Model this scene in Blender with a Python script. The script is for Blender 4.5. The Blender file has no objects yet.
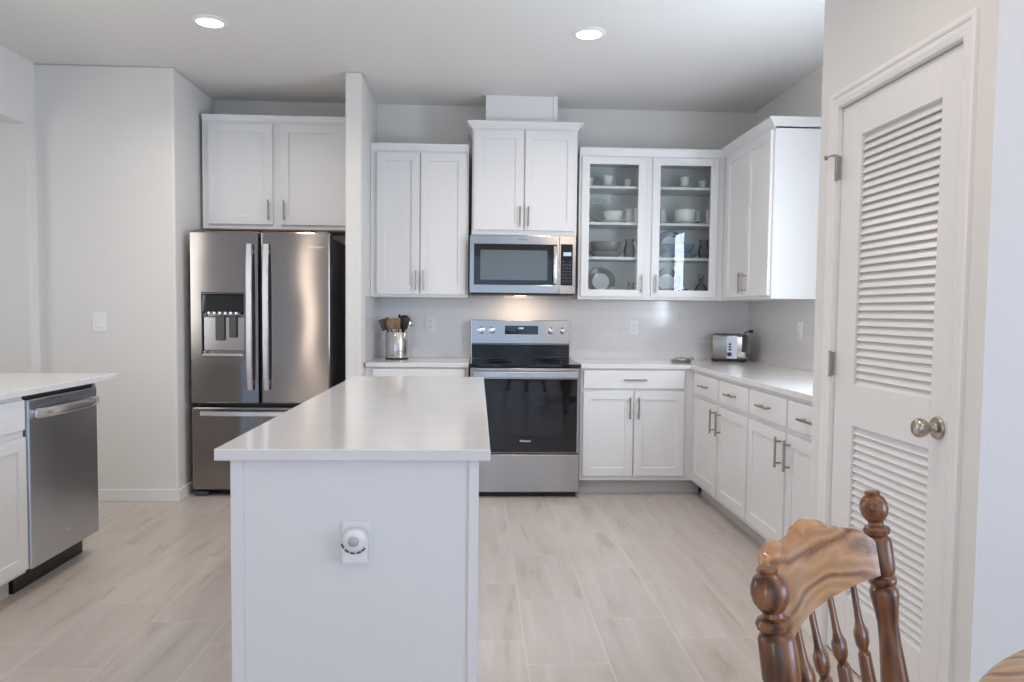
import bpy, bmesh, math, random
from mathutils import Vector, Matrix
random.seed(4)
C = bpy.context.scene.collection
SC = bpy.context.scene
PI = math.pi

# ---------------------------------------------------------------- camera
def make_camera():
    cd = bpy.data.cameras.new('camera'); co = bpy.data.objects.new('camera', cd); C.objects.link(co)
    yaw, pitch, roll, h, f = 0.0467, 0.0509, -0.0109, 1.2696, 744.465
    fw = Vector((math.sin(yaw) * math.cos(pitch), math.cos(yaw) * math.cos(pitch), -math.sin(pitch)))
    rt = Vector((math.cos(yaw), -math.sin(yaw), 0))
    up = rt.cross(fw)
    c, s = math.cos(roll), math.sin(roll)
    r2 = rt * c - up * s
    u2 = rt * s + up * c
    m = Matrix((r2, u2, -fw)).transposed().to_4x4()
    m.translation = Vector((0, 0, h))
    co.matrix_world = m
    cd.sensor_width = 36; cd.lens = f * 36 / 1024
    cd.shift_y = 8.4 / 1024
    cd.clip_start = 0.02
    SC.camera = co
make_camera()

# ---------------------------------------------------------------- world, exposure, big lights
SC.view_settings.view_transform = 'Standard'
SC.view_settings.look = 'None'
SC.view_settings.exposure = -0.04
SC.view_settings.gamma = 1.0
SC.view_settings.use_curve_mapping = False
w = bpy.data.worlds.new('sky'); SC.world = w; w.use_nodes = True
w.node_tree.nodes['Background'].inputs[0].default_value = (0.62, 0.80, 1.0, 1)
w.node_tree.nodes['Background'].inputs[1].default_value = 1.0

def area(name, loc, target, sx, sy, power, col, shape='RECTANGLE', spread=PI):
    l = bpy.data.lights.new(name, 'AREA'); l.shape = shape; l.size = sx; l.size_y = sy
    l.energy = power; l.color = col; l.spread = spread
    o = bpy.data.objects.new(name, l); C.objects.link(o); o.location = loc
    o.rotation_euler = (Vector(target) - Vector(loc)).to_track_quat('-Z', 'Y').to_euler()
    return o
DAY = (0.66, 0.80, 1.0)
WARM = (1.0, 0.87, 0.76)
area('daylight_sliding_door', (-0.2, -4.02, 1.25), (-0.2, 0, 1.25), 3.4, 2.2, 24, (0.34, 0.60, 1.0))
area('daylight_dining_window', (4.12, -1.2, 1.35), (0, -1.2, 1.35), 2.6, 1.9, 100, (0.60, 0.74, 1.0))
area('daylight_left_window', (-2.80, -2.5, 1.4), (0, -2.5, 1.4), 1.3, 2.0, 40, (1.0, 0.86, 0.74))
area('added_side_fill', (-2.79, 2.85, 1.6), (0, 2.85, 1.5), 0.7, 1.1, 9, (1.0, 1.0, 1.0))  # invented window light, placed outside the view and the fridge reflection
area('daylight_counter_window', (2.06, 3.13, 1.62), (0, 3.13, 1.62), 0.34, 0.92, 31, (0.74, 0.85, 1.0))
area('daylight_hall', (-4.1, 3.3, 1.5), (-3, 4.0, 1.3), 1.2, 1.6, 14.7, (1.0, 0.98, 0.95))
CEIL = 2.8087
DOWN = [(-1.448, 4.15), (0.601, 4.167), (-1.448, 2.0), (0.45, 2.0), (-1.448, -0.6), (0.6, -0.6)]
for i, (x, y) in enumerate(DOWN):
    area('downlight_lamp', (x, y, CEIL - 0.022), (x, y, 0), 0.12, 0.12, (8.8, 8.8, 4.4, 7.0, 1.0, 1.0)[i], WARM, 'DISK', math.radians(150))

# ---------------------------------------------------------------- materials
def mat(name, col=(.8, .8, .8), rough=.5, metal=0.0, spec=.5, coat=0.0, aniso=0.0, emit=None, estr=0.0):
    m = bpy.data.materials.new(name); m.use_nodes = True
    b = m.node_tree.nodes['Principled BSDF']
    b.inputs['Base Color'].default_value = (*col, 1)
    b.inputs['Roughness'].default_value = rough
    b.inputs['Metallic'].default_value = metal
    b.inputs['Specular IOR Level'].default_value = spec
    b.inputs['Coat Weight'].default_value = coat
    b.inputs['Anisotropic'].default_value = aniso
    if emit:
        b.inputs['Emission Color'].default_value = (*emit, 1)
        b.inputs['Emission Strength'].default_value = estr
    return m
def N(m, t, **k):
    n = m.node_tree.nodes.new(t)
    for a, v in k.items():
        if a in n.inputs.keys(): n.inputs[a].default_value = v
        else: setattr(n, a, v)
    return n
def L(m, a, ao, b, bi): m.node_tree.links.new(a.outputs[ao], b.inputs[bi])
def PB(m): return m.node_tree.nodes['Principled BSDF']
def math_(m, op, a, b=None):
    n = N(m, 'ShaderNodeMath', operation=op)
    for i, v in enumerate((a, b)):
        if v is None: continue
        if isinstance(v, (int, float)): n.inputs[i].default_value = v
        else: m.node_tree.links.new(v, n.inputs[i])
    return n.outputs[0]
def noise_bump(m, scale, strength, dist=.002, detail=2.0):
    tc = N(m, 'ShaderNodeTexCoord'); nz = N(m, 'ShaderNodeTexNoise'); nz.inputs['Scale'].default_value = scale
    nz.inputs['Detail'].default_value = detail
    L(m, tc, 'Object', nz, 'Vector')
    bp = N(m, 'ShaderNodeBump'); bp.inputs['Strength'].default_value = strength; bp.inputs['Distance'].default_value = dist
    L(m, nz, 'Fac', bp, 'Height'); L(m, bp, 'Normal', PB(m), 'Normal')
    return m
def ramp(m, src, stops):
    r = N(m, 'ShaderNodeValToRGB'); e = r.color_ramp.elements
    while len(e) < len(stops): e.new(.5)
    for el, (p, c) in zip(e, stops): el.position = p; el.color = (*c, 1)
    m.node_tree.links.new(src, r.inputs['Fac'])
    return r.outputs['Color']

M = {}
M['wall'] = noise_bump(mat('wall_paint', (.775, .76, .735), .6), 90, .25, .003)
M['ceiling'] = noise_bump(mat('ceiling_paint', (.80, .795, .775), .8), 45, .5, .006, 4)
M['trim'] = mat('trim_paint', (.83, .82, .81), .35)
M['cab'] = noise_bump(mat('cabinet_paint', (.825, .825, .83), .32), 260, .04, .001)
M['cabin'] = mat('cabinet_interior', (.80, .80, .79), .5)
M['cabwood'] = mat('cabinet_underside', (.50, .33, .20), .6)
M['nickel'] = mat('brushed_nickel', (.36, .335, .31), .28, 1.0)
M['knob'] = mat('satin_nickel_knob', (.47, .42, .36), .3, 1.0)
M['black'] = mat('black_plastic', (.012, .012, .013), .35)
M['blackglass'] = mat('black_glass', (.010, .010, .012), .04, 0, .6)
M['dark'] = mat('dark_grey_side', (.10, .10, .105), .45, .3)
M['white'] = mat('white_plastic', (.86, .86, .87), .3)
M['greyplastic'] = mat('grey_plastic', (.45, .47, .55), .25)
M['chrome'] = mat('chrome', (.82, .82, .83), .10, 1.0)
M['porcelain'] = mat('white_porcelain', (.84, .84, .82), .15)
M['stoneware'] = mat('grey_stoneware', (.20, .185, .18), .25)
M['reflectionblue'] = mat('stoneware_reflection_tint', (.17, .23, .33), .22)  # grey dishes; blue of the window reflection is put into their colour
M['lens'] = mat('lamp_lens', (1, 1, 1), .5, emit=(1, .95, .88), estr=3.5)
M['globe'] = mat('added_globe_glow', (.9, .9, .9), .4, emit=(1.0, .78, .58), estr=15)  # glow of the lamp added over the dining table
M['woodspoon'] = mat('utensil_wood', (.25, .15, .08), .55)
M['nylon'] = mat('utensil_black_nylon', (.02, .018, .018), .4)
M['brownnylon'] = mat('utensil_brown', (.10, .070, .055), .4)
M['steelutensil'] = mat('utensil_steel', (.7, .7, .7), .2, 1.0)
M['toekick'] = mat('toe_kick_board', (.62, .61, .61), .5)
M['rubber'] = mat('rubber_foot', (.03, .03, .03), .6)
M['display'] = mat('lit_display', (.25, .32, .35), .3, emit=(.6, .85, .95), estr=.55)
M['bluedisplay'] = mat('blue_display', (.02, .03, .10), .2, emit=(.35, .45, 1.0), estr=1.6)
M['print'] = mat('light_print', (.8, .8, .82), .4)
M['printdim'] = mat('dim_print', (.10, .12, .15), .4)
M['grass'] = mat('lawn', (.10, .16, .05), .9)

def stainless(name, col, rough):
    m = mat(name, col, rough, 1.0, aniso=.88)
    tc = N(m, 'ShaderNodeTexCoord')
    mp = N(m, 'ShaderNodeMapping'); mp.inputs['Scale'].default_value = (3, 3, 600)
    L(m, tc, 'Object', mp, 'Vector')
    nz = N(m, 'ShaderNodeTexNoise'); nz.inputs['Scale'].default_value = 1.0; L(m, mp, 'Vector', nz, 'Vector')
    big = N(m, 'ShaderNodeTexNoise'); big.inputs['Scale'].default_value = 2.2; big.inputs['Detail'].default_value = 0
    L(m, tc, 'Object', big, 'Vector')
    add = N(m, 'ShaderNodeMath', operation='MULTIPLY_ADD'); L(m, nz, 'Fac', add, 0); add.inputs[1].default_value = .0012
    L(m, big, 'Fac', add, 2)
    bp = N(m, 'ShaderNodeBump'); bp.inputs['Strength'].default_value = .35; bp.inputs['Distance'].default_value = .02
    L(m, add, 0, bp, 'Height'); L(m, bp, 'Normal', PB(m), 'Normal')
    PB(m).inputs['Anisotropic Rotation'].default_value = .25
    tg = N(m, 'ShaderNodeTangent', direction_type='RADIAL', axis='Z'); L(m, tg, 'Tangent', PB(m), 'Tangent')
    return m
M['steel'] = stainless('brushed_stainless', (.32, .295, .28), .15)
M['steeldw'] = stainless('dark_stainless', (.58, .61, .67), .22)
M['crocksteel'] = mat('crock_steel', (.60, .59, .58), .2, 1.0)
M['toaster'] = mat('toaster_steel', (.32, .285, .26), .2, 1.0)
M['steelhandle'] = mat('satin_handle_steel', (.84, .85, .88), .34, 1.0)
M['steelrange'] = stainless('range_stainless', (.50, .48, .47), .20)
M['steelbright'] = mat('bright_stainless', (.72, .71, .70), .22, 1.0)

def quartz():
    m = mat('white_quartz', (.8, .8, .8), .13, 0, .5)
    tc = N(m, 'ShaderNodeTexCoord'); mp = N(m, 'ShaderNodeMapping'); mp.inputs['Scale'].default_value = (2.0, 5.0, 2)
    L(m, tc, 'Object', mp, 'Vector')
    nz = N(m, 'ShaderNodeTexNoise'); nz.inputs['Scale'].default_value = 2.5; nz.inputs['Detail'].default_value = 6; nz.inputs['Distortion'].default_value = .6
    L(m, mp, 'Vector', nz, 'Vector')
    c = ramp(m, nz.outputs['Fac'], [(.30, (.77, .755, .755)), (.55, (.80, .79, .79)), (.75, (.815, .805, .805))])
    m.node_tree.links.new(c, PB(m).inputs['Base Color'])
    return m
M['quartz'] = quartz()

def floor_mat():
    m = mat('plank_tile', (.6, .5, .45), .30, 0, .5)
    nt = m.node_tree
    tc = N(m, 'ShaderNodeTexCoord'); sp = N(m, 'ShaderNodeSeparateXYZ'); L(m, tc, 'Object', sp, 'Vector')
    X, Y = sp.outputs['X'], sp.outputs['Y']
    u = math_(m, 'DIVIDE', math_(m, 'SUBTRACT', X, .79), .30)
    col = math_(m, 'FLOOR', u)
    fu = math_(m, 'SUBTRACT', u, col)
    v = math_(m, 'DIVIDE', math_(m, 'ADD', math_(m, 'SUBTRACT', Y, 2.815), math_(m, 'MULTIPLY', col, .2)), .60)
    row = math_(m, 'FLOOR', v)
    fv = math_(m, 'SUBTRACT', v, row)
    du = math_(m, 'MULTIPLY', math_(m, 'MINIMUM', fu, math_(m, 'SUBTRACT', 1.0, fu)), .30)
    dv = math_(m, 'MULTIPLY', math_(m, 'MINIMUM', fv, math_(m, 'SUBTRACT', 1.0, fv)), .60)
    d = math_(m, 'MINIMUM', du, dv)
    grout = math_(m, 'LESS_THAN', d, .0019)
    cid = N(m, 'ShaderNodeCombineXYZ'); nt.links.new(col, cid.inputs[0]); nt.links.new(row, cid.inputs[1])
    wn = N(m, 'ShaderNodeTexWhiteNoise', noise_dimensions='3D'); L(m, cid, 0, wn, 'Vector')
    # veins: stretched along the plank, slightly diagonal, shifted per tile
    off = N(m, 'ShaderNodeVectorMath', operation='SCALE'); L(m, wn, 'Color', off, 0); off.inputs['Scale'].default_value = 9.0
    mp = N(m, 'ShaderNodeMapping'); mp.inputs['Rotation'].default_value = (0, 0, -.22); mp.inputs['Scale'].default_value = (13.0, 1.5, 1)
    L(m, tc, 'Object', mp, 'Vector')
    ad = N(m, 'ShaderNodeVectorMath', operation='ADD'); L(m, mp, 0, ad, 0); L(m, off, 0, ad, 1)
    nz = N(m, 'ShaderNodeTexNoise'); nz.inputs['Scale'].default_value = 1.0; nz.inputs['Detail'].default_value = 6; nz.inputs['Roughness'].default_value = .55; nz.inputs['Distortion'].default_value = .5
    L(m, ad, 0, nz, 'Vector')
    c = ramp(m, nz.outputs['Fac'], [(.28, (.47, .405, .36)), (.40, (.575, .512, .465)), (.58, (.615, .557, .51)), (.72, (.66, .61, .565))])
    hv = N(m, 'ShaderNodeHueSaturation'); nt.links.new(c, hv.inputs['Color'])
    mr = N(m, 'ShaderNodeMapRange'); L(m, wn, 'Value', mr, 0); mr.inputs[3].default_value = .965; mr.inputs[4].default_value = 1.035
    L(m, mr, 0, hv, 'Value')
    mx = N(m, 'ShaderNodeMixRGB'); nt.links.new(grout, mx.inputs[0]); L(m, hv, 'Color', mx, 1); mx.inputs[2].default_value = (.70, .655, .61, 1)
    L(m, mx, 0, PB(m), 'Base Color')
    bp = N(m, 'ShaderNodeBump'); bp.inputs['Strength'].default_value = .4; bp.inputs['Distance'].default_value = .002
    nt.links.new(math_(m, 'SUBTRACT', 1.0, grout), bp.inputs['Height']); L(m, bp, 'Normal', PB(m), 'Normal')
    return m
M['floor'] = floor_mat()

def tile_mat():
    m = mat('subway_tile', (.8, .8, .8), .12)
    tc = N(m, 'ShaderNodeTexCoord'); sp = N(m, 'ShaderNodeSeparateXYZ'); L(m, tc, 'Object', sp, 'Vector')
    cb = N(m, 'ShaderNodeCombineXYZ')
    m.node_tree.links.new(math_(m, 'ADD', sp.outputs['X'], sp.outputs['Y']), cb.inputs[0])
    m.node_tree.links.new(math_(m, 'SUBTRACT', sp.outputs['Z'], .914), cb.inputs[1])
    br = N(m, 'ShaderNodeTexBrick', offset=.5)
    for k, v in {'Color1': (.765, .755, .755, 1), 'Color2': (.75, .74, .74, 1), 'Mortar': (.69, .68, .68, 1), 'Scale': 1.0, 'Mortar Size': .0016, 'Mortar Smooth': .3, 'Brick Width': .1524, 'Row Height': .0763}.items():
        br.inputs[k].default_value = v
    L(m, cb, 0, br, 'Vector'); L(m, br, 'Color', PB(m), 'Base Color')
    bp = N(m, 'ShaderNodeBump', invert=True); bp.inputs['Strength'].default_value = .6; bp.inputs['Distance'].default_value = .002
    L(m, br, 'Fac', bp, 'Height'); L(m, bp, 'Normal', PB(m), 'Normal')
    bp.inputs['Strength'].default_value = .3
    return m
M['tile'] = tile_mat()

def wood(name, dark, mid, light, axis='Z', across='X', freq=170.0, warp=7.0, rough=.28):
    """grain runs along `axis`; growth lines repeat across it"""
    m = mat(name, mid, rough, 0, .5, coat=.25)
    tc = N(m, 'ShaderNodeTexCoord'); sp = N(m, 'ShaderNodeSeparateXYZ'); L(m, tc, 'Object', sp, 'Vector')
    def noise(along, acr, detail):
        mp = N(m, 'ShaderNodeMapping'); mp.inputs['Scale'].default_value = tuple(along if k == axis else acr for k in 'XYZ')
        L(m, tc, 'Object', mp, 'Vector')
        nz = N(m, 'ShaderNodeTexNoise'); nz.inputs['Scale'].default_value = 1.0; nz.inputs['Detail'].default_value = detail
        L(m, mp, 'Vector', nz, 'Vector'); return nz.outputs['Fac']
    ph = math_(m, 'ADD', math_(m, 'MULTIPLY', sp.outputs[across], freq), math_(m, 'MULTIPLY', noise(4.0, 14.0, 2), warp * 2))
    sn = math_(m, 'MULTIPLY_ADD', math_(m, 'SINE', ph), .5); m.node_tree.nodes[-1].inputs[2].default_value = .5
    f = math_(m, 'ADD', math_(m, 'MULTIPLY', sn, .72), math_(m, 'MULTIPLY', noise(7.0, 320.0, 3), .28))
    c = ramp(m, f, [(.14, dark), (.30, mid), (.55, light), (.85, mid)])
    m.node_tree.links.new(c, PB(m).inputs['Base Color'])
    return m
M['oak'] = wood('honey_oak', (.21, .085, .028), (.42, .205, .080), (.54, .295, .130), 'X', 'Z', 150, 9)
M['oakdark'] = wood('dark_turned_oak', (.068, .025, .011), (.19, .075, .033), (.29, .125, .056), 'Z', 'X', 330, 6)
M['oaktop'] = wood('oak_tabletop', (.17, .085, .042), (.40, .235, .12), (.52, .33, .185), 'X', 'Y', 210, 9)

def glass(name, tint=(.93, .96, .96), ior=1.5):
    m = bpy.data.materials.new(name); m.use_nodes = True; nt = m.node_tree
    for n in list(nt.nodes): nt.nodes.remove(n)
    out = nt.nodes.new('ShaderNodeOutputMaterial'); mix = nt.nodes.new('ShaderNodeMixShader')
    tr = nt.nodes.new('ShaderNodeBsdfTransparent'); tr.inputs[0].default_value = (*tint, 1)
    gl = nt.nodes.new('ShaderNodeBsdfGlossy'); gl.inputs['Roughness'].default_value = .02
    fr = nt.nodes.new('ShaderNodeFresnel'); fr.inputs['IOR'].default_value = ior
    nt.links.new(fr.outputs[0], mix.inputs[0]); nt.links.new(tr.outputs[0], mix.inputs[1]); nt.links.new(gl.outputs[0], mix.inputs[2])
    nt.links.new(mix.outputs[0], out.inputs[0])
    return m
M['glass'] = glass('cabinet_glass', (.96, .98, .98), 1.33)
M['winglass'] = glass('window_glass', (.95, .97, .98), 1.45)
M['clear'] = glass('clear_glassware', (.93, .95, .94), 1.35)

# ---------------------------------------------------------------- mesh helpers
def bmn(): return bmesh.new()
def box(bm, x0, x1, y0, y1, z0, z1, bev=0.0, seg=2, rot=None):
    r = bmesh.ops.create_cube(bm, size=1)
    vs = r['verts']
    mtx = Matrix.Translation(((x0 + x1) / 2, (y0 + y1) / 2, (z0 + z1) / 2)) @ Matrix.Diagonal((x1 - x0, y1 - y0, z1 - z0, 1))
    bmesh.ops.transform(bm, matrix=mtx, verts=vs)
    if bev > 0:
        es = list({e for v in vs for e in v.link_edges})
        r2 = bmesh.ops.bevel(bm, geom=es, offset=bev, segments=seg, affect='EDGES', profile=.5)
        vs = list({v for f in r2['faces'] for v in f.verts} | {v for v in vs if v.is_valid})
    if rot is not None: bmesh.ops.transform(bm, matrix=rot, verts=vs)
    return vs
def frustum(bm, a, b):
    """a, b = (x0,x1,y0,y1,z) lower and upper rectangles"""
    v = []
    for (x0, x1, y0, y1, z) in (a, b):
        v += [bm.verts.new(p) for p in ((x0, y0, z), (x1, y0, z), (x1, y1, z), (x0, y1, z))]
    bm.faces.new(v[0:4][::-1]); bm.faces.new(v[4:8])
    for i in range(4):
        j = (i + 1) % 4; bm.faces.new((v[i], v[j], v[4 + j], v[4 + i]))
def lathe(bm, prof, mtx=None, n=24, sx=1.0, sy=1.0):
    """prof: list of (r, z); closed at ends when r==0"""
    mtx = mtx or Matrix()
    rings = []
    for r, z in prof:
        if r <= 1e-6: rings.append([bm.verts.new(mtx @ Vector((0, 0, z)))])
        else: rings.append([bm.verts.new(mtx @ Vector((r * sx * math.cos(2 * PI * i / n), r * sy * math.sin(2 * PI * i / n), z))) for i in range(n)])
    for a, b in zip(rings, rings[1:]):
        for i in range(n):
            j = (i + 1) % n
            if len(a) == 1 and len(b) == 1: break
            if len(a) == 1: bm.faces.new((a[0], b[i], b[j]))
            elif len(b) == 1: bm.faces.new((a[i], b[0], a[j]))
            else: bm.faces.new((a[i], b[i], b[j], a[j]))
    if len(rings[0]) > 1: bm.faces.new(rings[0])
    if len(rings[-1]) > 1: bm.faces.new(rings[-1][::-1])
def axis_m(p0, p1):
    p0, p1 = Vector(p0), Vector(p1); d = (p1 - p0)
    q = d.to_track_quat('Z', 'Y')
    return Matrix.Translation(p0) @ q.to_matrix().to_4x4()
def rod(bm, p0, p1, r, n=14, r1=None):
    l = (Vector(p1) - Vector(p0)).length
    lathe(bm, [(r, 0), (r if r1 is None else r1, l)], axis_m(p0, p1), n)
def tube(bm, pts, r, n=10, sx=1.0, sy=1.0):
    pts = [Vector(p) for p in pts]; rings = []
    rr = r if isinstance(r, (list, tuple)) else [r] * len(pts)
    up = Vector((0, 0, 1))
    t0 = (pts[1] - pts[0]).normalized()
    if abs(t0.dot(up)) > .95: up = Vector((0, 1, 0))
    a = t0.cross(up).normalized()
    for i, p in enumerate(pts):
        t = (pts[min(i + 1, len(pts) - 1)] - pts[max(i - 1, 0)]).normalized()
        a = (a - t * a.dot(t)).normalized(); b = t.cross(a)
        rings.append([bm.verts.new(p + (a * math.cos(2 * PI * k / n) * sx + b * math.sin(2 * PI * k / n) * sy) * rr[i]) for k in range(n)])
    for x, y in zip(rings, rings[1:]):
        for i in range(n):
            j = (i + 1) % n; bm.faces.new((x[i], x[j], y[j], y[i]))
    bm.faces.new(rings[0][::-1]); bm.faces.new(rings[-1])
def prism(bm, pts, d0, d1, axis='Y'):
    """outline pts (a,b) extruded along axis between d0 and d1"""
    def P(a, b, d): return {'Y': (a, d, b), 'X': (d, a, b), 'Z': (a, b, d)}[axis]
    A = [bm.verts.new(P(a, b, d0)) for a, b in pts]; B = [bm.verts.new(P(a, b, d1)) for a, b in pts]
    n = len(pts)
    bm.faces.new(A); bm.faces.new(B[::-1])
    for i in range(n):
        j = (i + 1) % n; bm.faces.new((A[i], B[i], B[j], A[j]))
def panel_bm(w, h, t=.02, l=.057, r=None, b=None, tp=None, recess=.009, hole=False, slope=.0):
    """frame-and-panel door: x 0..w, z 0..h, front y=-t, back y=0"""
    r = l if r is None else r; b = l if b is None else b; tp = l if tp is None else tp
    bm = bmn()
    def ring(x0, x1, z0, z1, y): return [bm.verts.new(p) for p in ((x0, y, z0), (x1, y, z0), (x1, y, z1), (x0, y, z1))]
    O = ring(0, w, 0, h, -t); I = ring(l, w - r, b, h - tp, -t); OB = ring(0, w, 0, h, 0)
    s = slope
    D = ring(l + s, w - r - s, b + s, h - tp - s, 0 if hole else -t + recess)
    for i in range(4):
        j = (i + 1) % 4
        bm.faces.new((O[i], O[j], I[j], I[i])); bm.faces.new((I[i], I[j], D[j], D[i])); bm.faces.new((OB[i], OB[j], O[j], O[i]))
        if hole: bm.faces.new((OB[j], OB[i], D[i], D[j]))
    if not hole:
        bm.faces.new(D); bm.faces.new(OB[::-1])
    return bm
def obj(name, bm, m, parent=None, smooth=None, bevel=0.0, loc=None, rot=None):
    bmesh.ops.recalc_face_normals(bm, faces=bm.faces[:])
    me = bpy.data.meshes.new(name); bm.to_mesh(me); bm.free()
    o = bpy.data.objects.new(name, me); C.objects.link(o)
    for mm in (m if isinstance(m, list) else [m]): me.materials.append(mm)
    if smooth is not None:
        for p in me.polygons: p.use_smooth = True
        me.set_sharp_from_angle(angle=math.radians(smooth))
    if bevel:
        md = o.modifiers.new('edge', 'BEVEL'); md.width = bevel; md.segments = 2; md.limit_method = 'ANGLE'; md.angle_limit = .6
    if parent: o.parent = parent
    if loc is not None: o.location = loc
    if rot is not None: o.rotation_euler = rot
    return o
def thing(name, label, cat, loc=(0, 0, 0), rotz=0.0, group=None):
    o = bpy.data.objects.new(name, None); C.objects.link(o); o.empty_display_size = .1
    o.location = loc; o.rotation_euler = (0, 0, rotz); o['label'] = label; o['category'] = cat
    if group: o['group'] = group
    return o
def tag(o, label, cat, group=None):
    o['label'] = label; o['category'] = cat
    if group: o['group'] = group
    return o
def struct(name, bm, m, bevel=0.0, parent=None, smooth=None):
    o = obj(name, bm, m, parent, smooth, bevel)
    if parent is None: o['kind'] = 'structure'
    return o
def text_obj(name, s, size, m, parent, loc, rot, ext=.0006, bold=False):
    cu = bpy.data.curves.new(name, 'FONT'); cu.body = s; cu.size = size; cu.extrude = ext
    cu.align_x = 'CENTER'; cu.align_y = 'CENTER'
    if bold: cu.offset = size * .02
    tmp = bpy.data.objects.new('tmp_text', cu); C.objects.link(tmp)
    me = bpy.data.meshes.new_from_object(tmp.evaluated_get(bpy.context.evaluated_depsgraph_get()))
    bpy.data.objects.remove(tmp); bpy.data.curves.remove(cu)
    me.name = name; me.materials.clear(); me.materials.append(m)
    o = bpy.data.objects.new(name, me); C.objects.link(o); o.parent = parent; o.location = loc; o.rotation_euler = rot
    return o
FRONT = (PI / 2, 0, 0)      # text standing up, read from -Y

# ---------------------------------------------------------------- the room
YB, XR = 5.6964, 2.1115
XL = -2.825
bm = bmn(); box(bm, -4.4, 4.4, -4.4, 6.0, -.1, 0); struct('floor', bm, M['floor'])
bm = bmn(); box(bm, -4.4, 4.4, -4.4, 6.0, CEIL, CEIL + .1); struct('ceiling', bm, M['ceiling'])
bm = bmn(); box(bm, -1.96, XR + .15, YB, YB + .15, 0, CEIL); struct('wall_back', bm, M['wall'])
# right wall of the kitchen with a window over the counter
bm = bmn()
wy0, wy1, wz0, wz1 = 2.93, 3.33, 1.10, 2.14
for (y0, y1, z0, z1) in ((2.89, wy0, 0, CEIL), (wy1, YB, 0, CEIL), (wy0, wy1, 0, wz0), (wy0, wy1, wz1, CEIL)):
    box(bm, XR, XR + .15, y0, y1, z0, z1)
struct('wall_right', bm, M['wall'])
def window(name, axis, at, a0, a1, z0, z1, nb, th=.06):
    """frame and panes; axis X: window lies in a plane of constant x"""
    bm = bmn(); fr = .05
    def bx(p0, p1, q0, q1, t=th):
        if axis == 'X': box(bm, at - t / 2, at + t / 2, p0, p1, q0, q1, .003)
        else: box(bm, p0, p1, at - t / 2, at + t / 2, q0, q1, .003)
    bx(a0, a1, z0, z0 + fr); bx(a0, a1, z1 - fr, z1)
    for i in range(nb + 1):
        c = a0 + (a1 - a0) * i / nb; c = min(max(c, a0 + fr / 2), a1 - fr / 2)
        bx(c - fr / 2, c + fr / 2, z0, z1)
    o = struct(name, bm, M['trim'])
    bm = bmn()
    if axis == 'X': box(bm, at - .003, at + .003, a0 + fr / 2, a1 - fr / 2, z0 + fr / 2, z1 - fr / 2)
    else: box(bm, a0 + fr / 2, a1 - fr / 2, at - .003, at + .003, z0 + fr / 2, z1 - fr / 2)
    obj('window_pane', bm, M['winglass'], o)
    return o
window('window_1', 'X', XR + .10, wy0, wy1, wz0, wz1, 1)
# left side: return panel beside the fridge alcove, left wall with a cased opening
bm = bmn(); box(bm, XL - .12, -1.96, 4.946, YB + .15, 0, CEIL); struct('wall_alcove_left', bm, M['wall'], .012)
bm = bmn(); box(bm, -.8694, -.765, 4.946, YB, 0, CEIL); struct('wall_partition', bm, M['wall'], .012)
bm = bmn()
oz = 2.405
box(bm, XL - .55, XL, 4.844, 4.946, 0, CEIL)
box(bm, XL - .12, XL, 3.30, 4.844, oz, CEIL)
box(bm, XL - .12, XL, 3.25, 3.30, 0, oz); box(bm, XL - .12, XL, 3.25, 3.30, oz, CEIL)
box(bm, XL - .12, XL, -1.8, 2.45, 0, CEIL); box(bm, XL - .12, XL, -4.4, -3.2, 0, CEIL)
for (a, b, c, d) in ((-3.2, -1.8, .35, 2.45), (2.45, 3.25, 1.0, 2.2)):
    box(bm, XL - .12, XL, a, b, 0, c); box(bm, XL - .12, XL, a, b, d, CEIL)
struct('wall_left', bm, M['wall'])
bm = bmn(); box(bm, -4.4, -4.25, -4.4, 6.0, 0, CEIL); struct('wall_hall', bm, M['wall'])
bm = bmn(); box(bm, -4.25, XL - .12, 5.3, 5.4, 0, CEIL); struct('wall_hall_end', bm, M['wall'])
window('window_4', 'X', XL - .08, -3.2, -1.8, .35, 2.45, 2)
window('window_added', 'X', XL - .08, 2.45, 3.25, 1.0, 2.2, 1)  # invented window, cut in to carry the added side light
# pantry box
PX, PY0, PY1 = 1.335, 1.90, 2.893
DY0, DY1, DH = 2.035, 2.735, 2.031
bm = bmn(); t = .11
box(bm, PX, PX + t, PY0, DY0 - .012, 0, CEIL); box(bm, PX, PX + t, DY1 + .012, PY1, 0, CEIL)
box(bm, PX, PX + t, DY0 - .012, DY1 + .012, DH + .012, CEIL)
struct('wall_pantry', bm, M['wall'])
bm = bmn(); box(bm, PX + t, XR, PY1 - .11, PY1, 0, CEIL); struct('wall_pantry_back', bm, M['wall'])
bm = bmn(); box(bm, PX + t, 4.4, PY0, PY0 + .11, 0, CEIL); struct('wall_pantry_front', bm, M['wall'])
bm = bmn(); box(bm, XR, XR + .15, PY0 + .11, PY1, 0, CEIL); struct('wall_pantry_side', bm, M['wall'])
# dining and rear walls (behind the photograph's viewpoint) with their windows
bm = bmn()
for (y0, y1, z0, z1) in ((-4.4, -2.5, 0, CEIL), (.1, PY0, 0, CEIL), (-2.5, .1, 0, .4), (-2.5, .1, 2.3, CEIL)): box(bm, 4.2, 4.4, y0, y1, z0, z1)
struct('wall_dining', bm, M['wall'])
window('window_2', 'X', 4.32, -2.5, .1, .4, 2.3, 3)
bm = bmn()
for (x0, x1, z0, z1) in ((-4.25, -1.9, 0, CEIL), (1.5, 4.2, 0, CEIL), (-1.9, 1.5, 2.35, CEIL)): box(bm, x0, x1, -4.4, -4.1, z0, z1)
struct('wall_rear', bm, M['wall'])
window('window_3', 'Y', -4.25, -1.9, 1.5, 0, 2.35, 3)
bm = bmn(); box(bm, -14, 14, -24, -4.45, -.3, -.15); struct('ground', bm, M['grass'])

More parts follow.
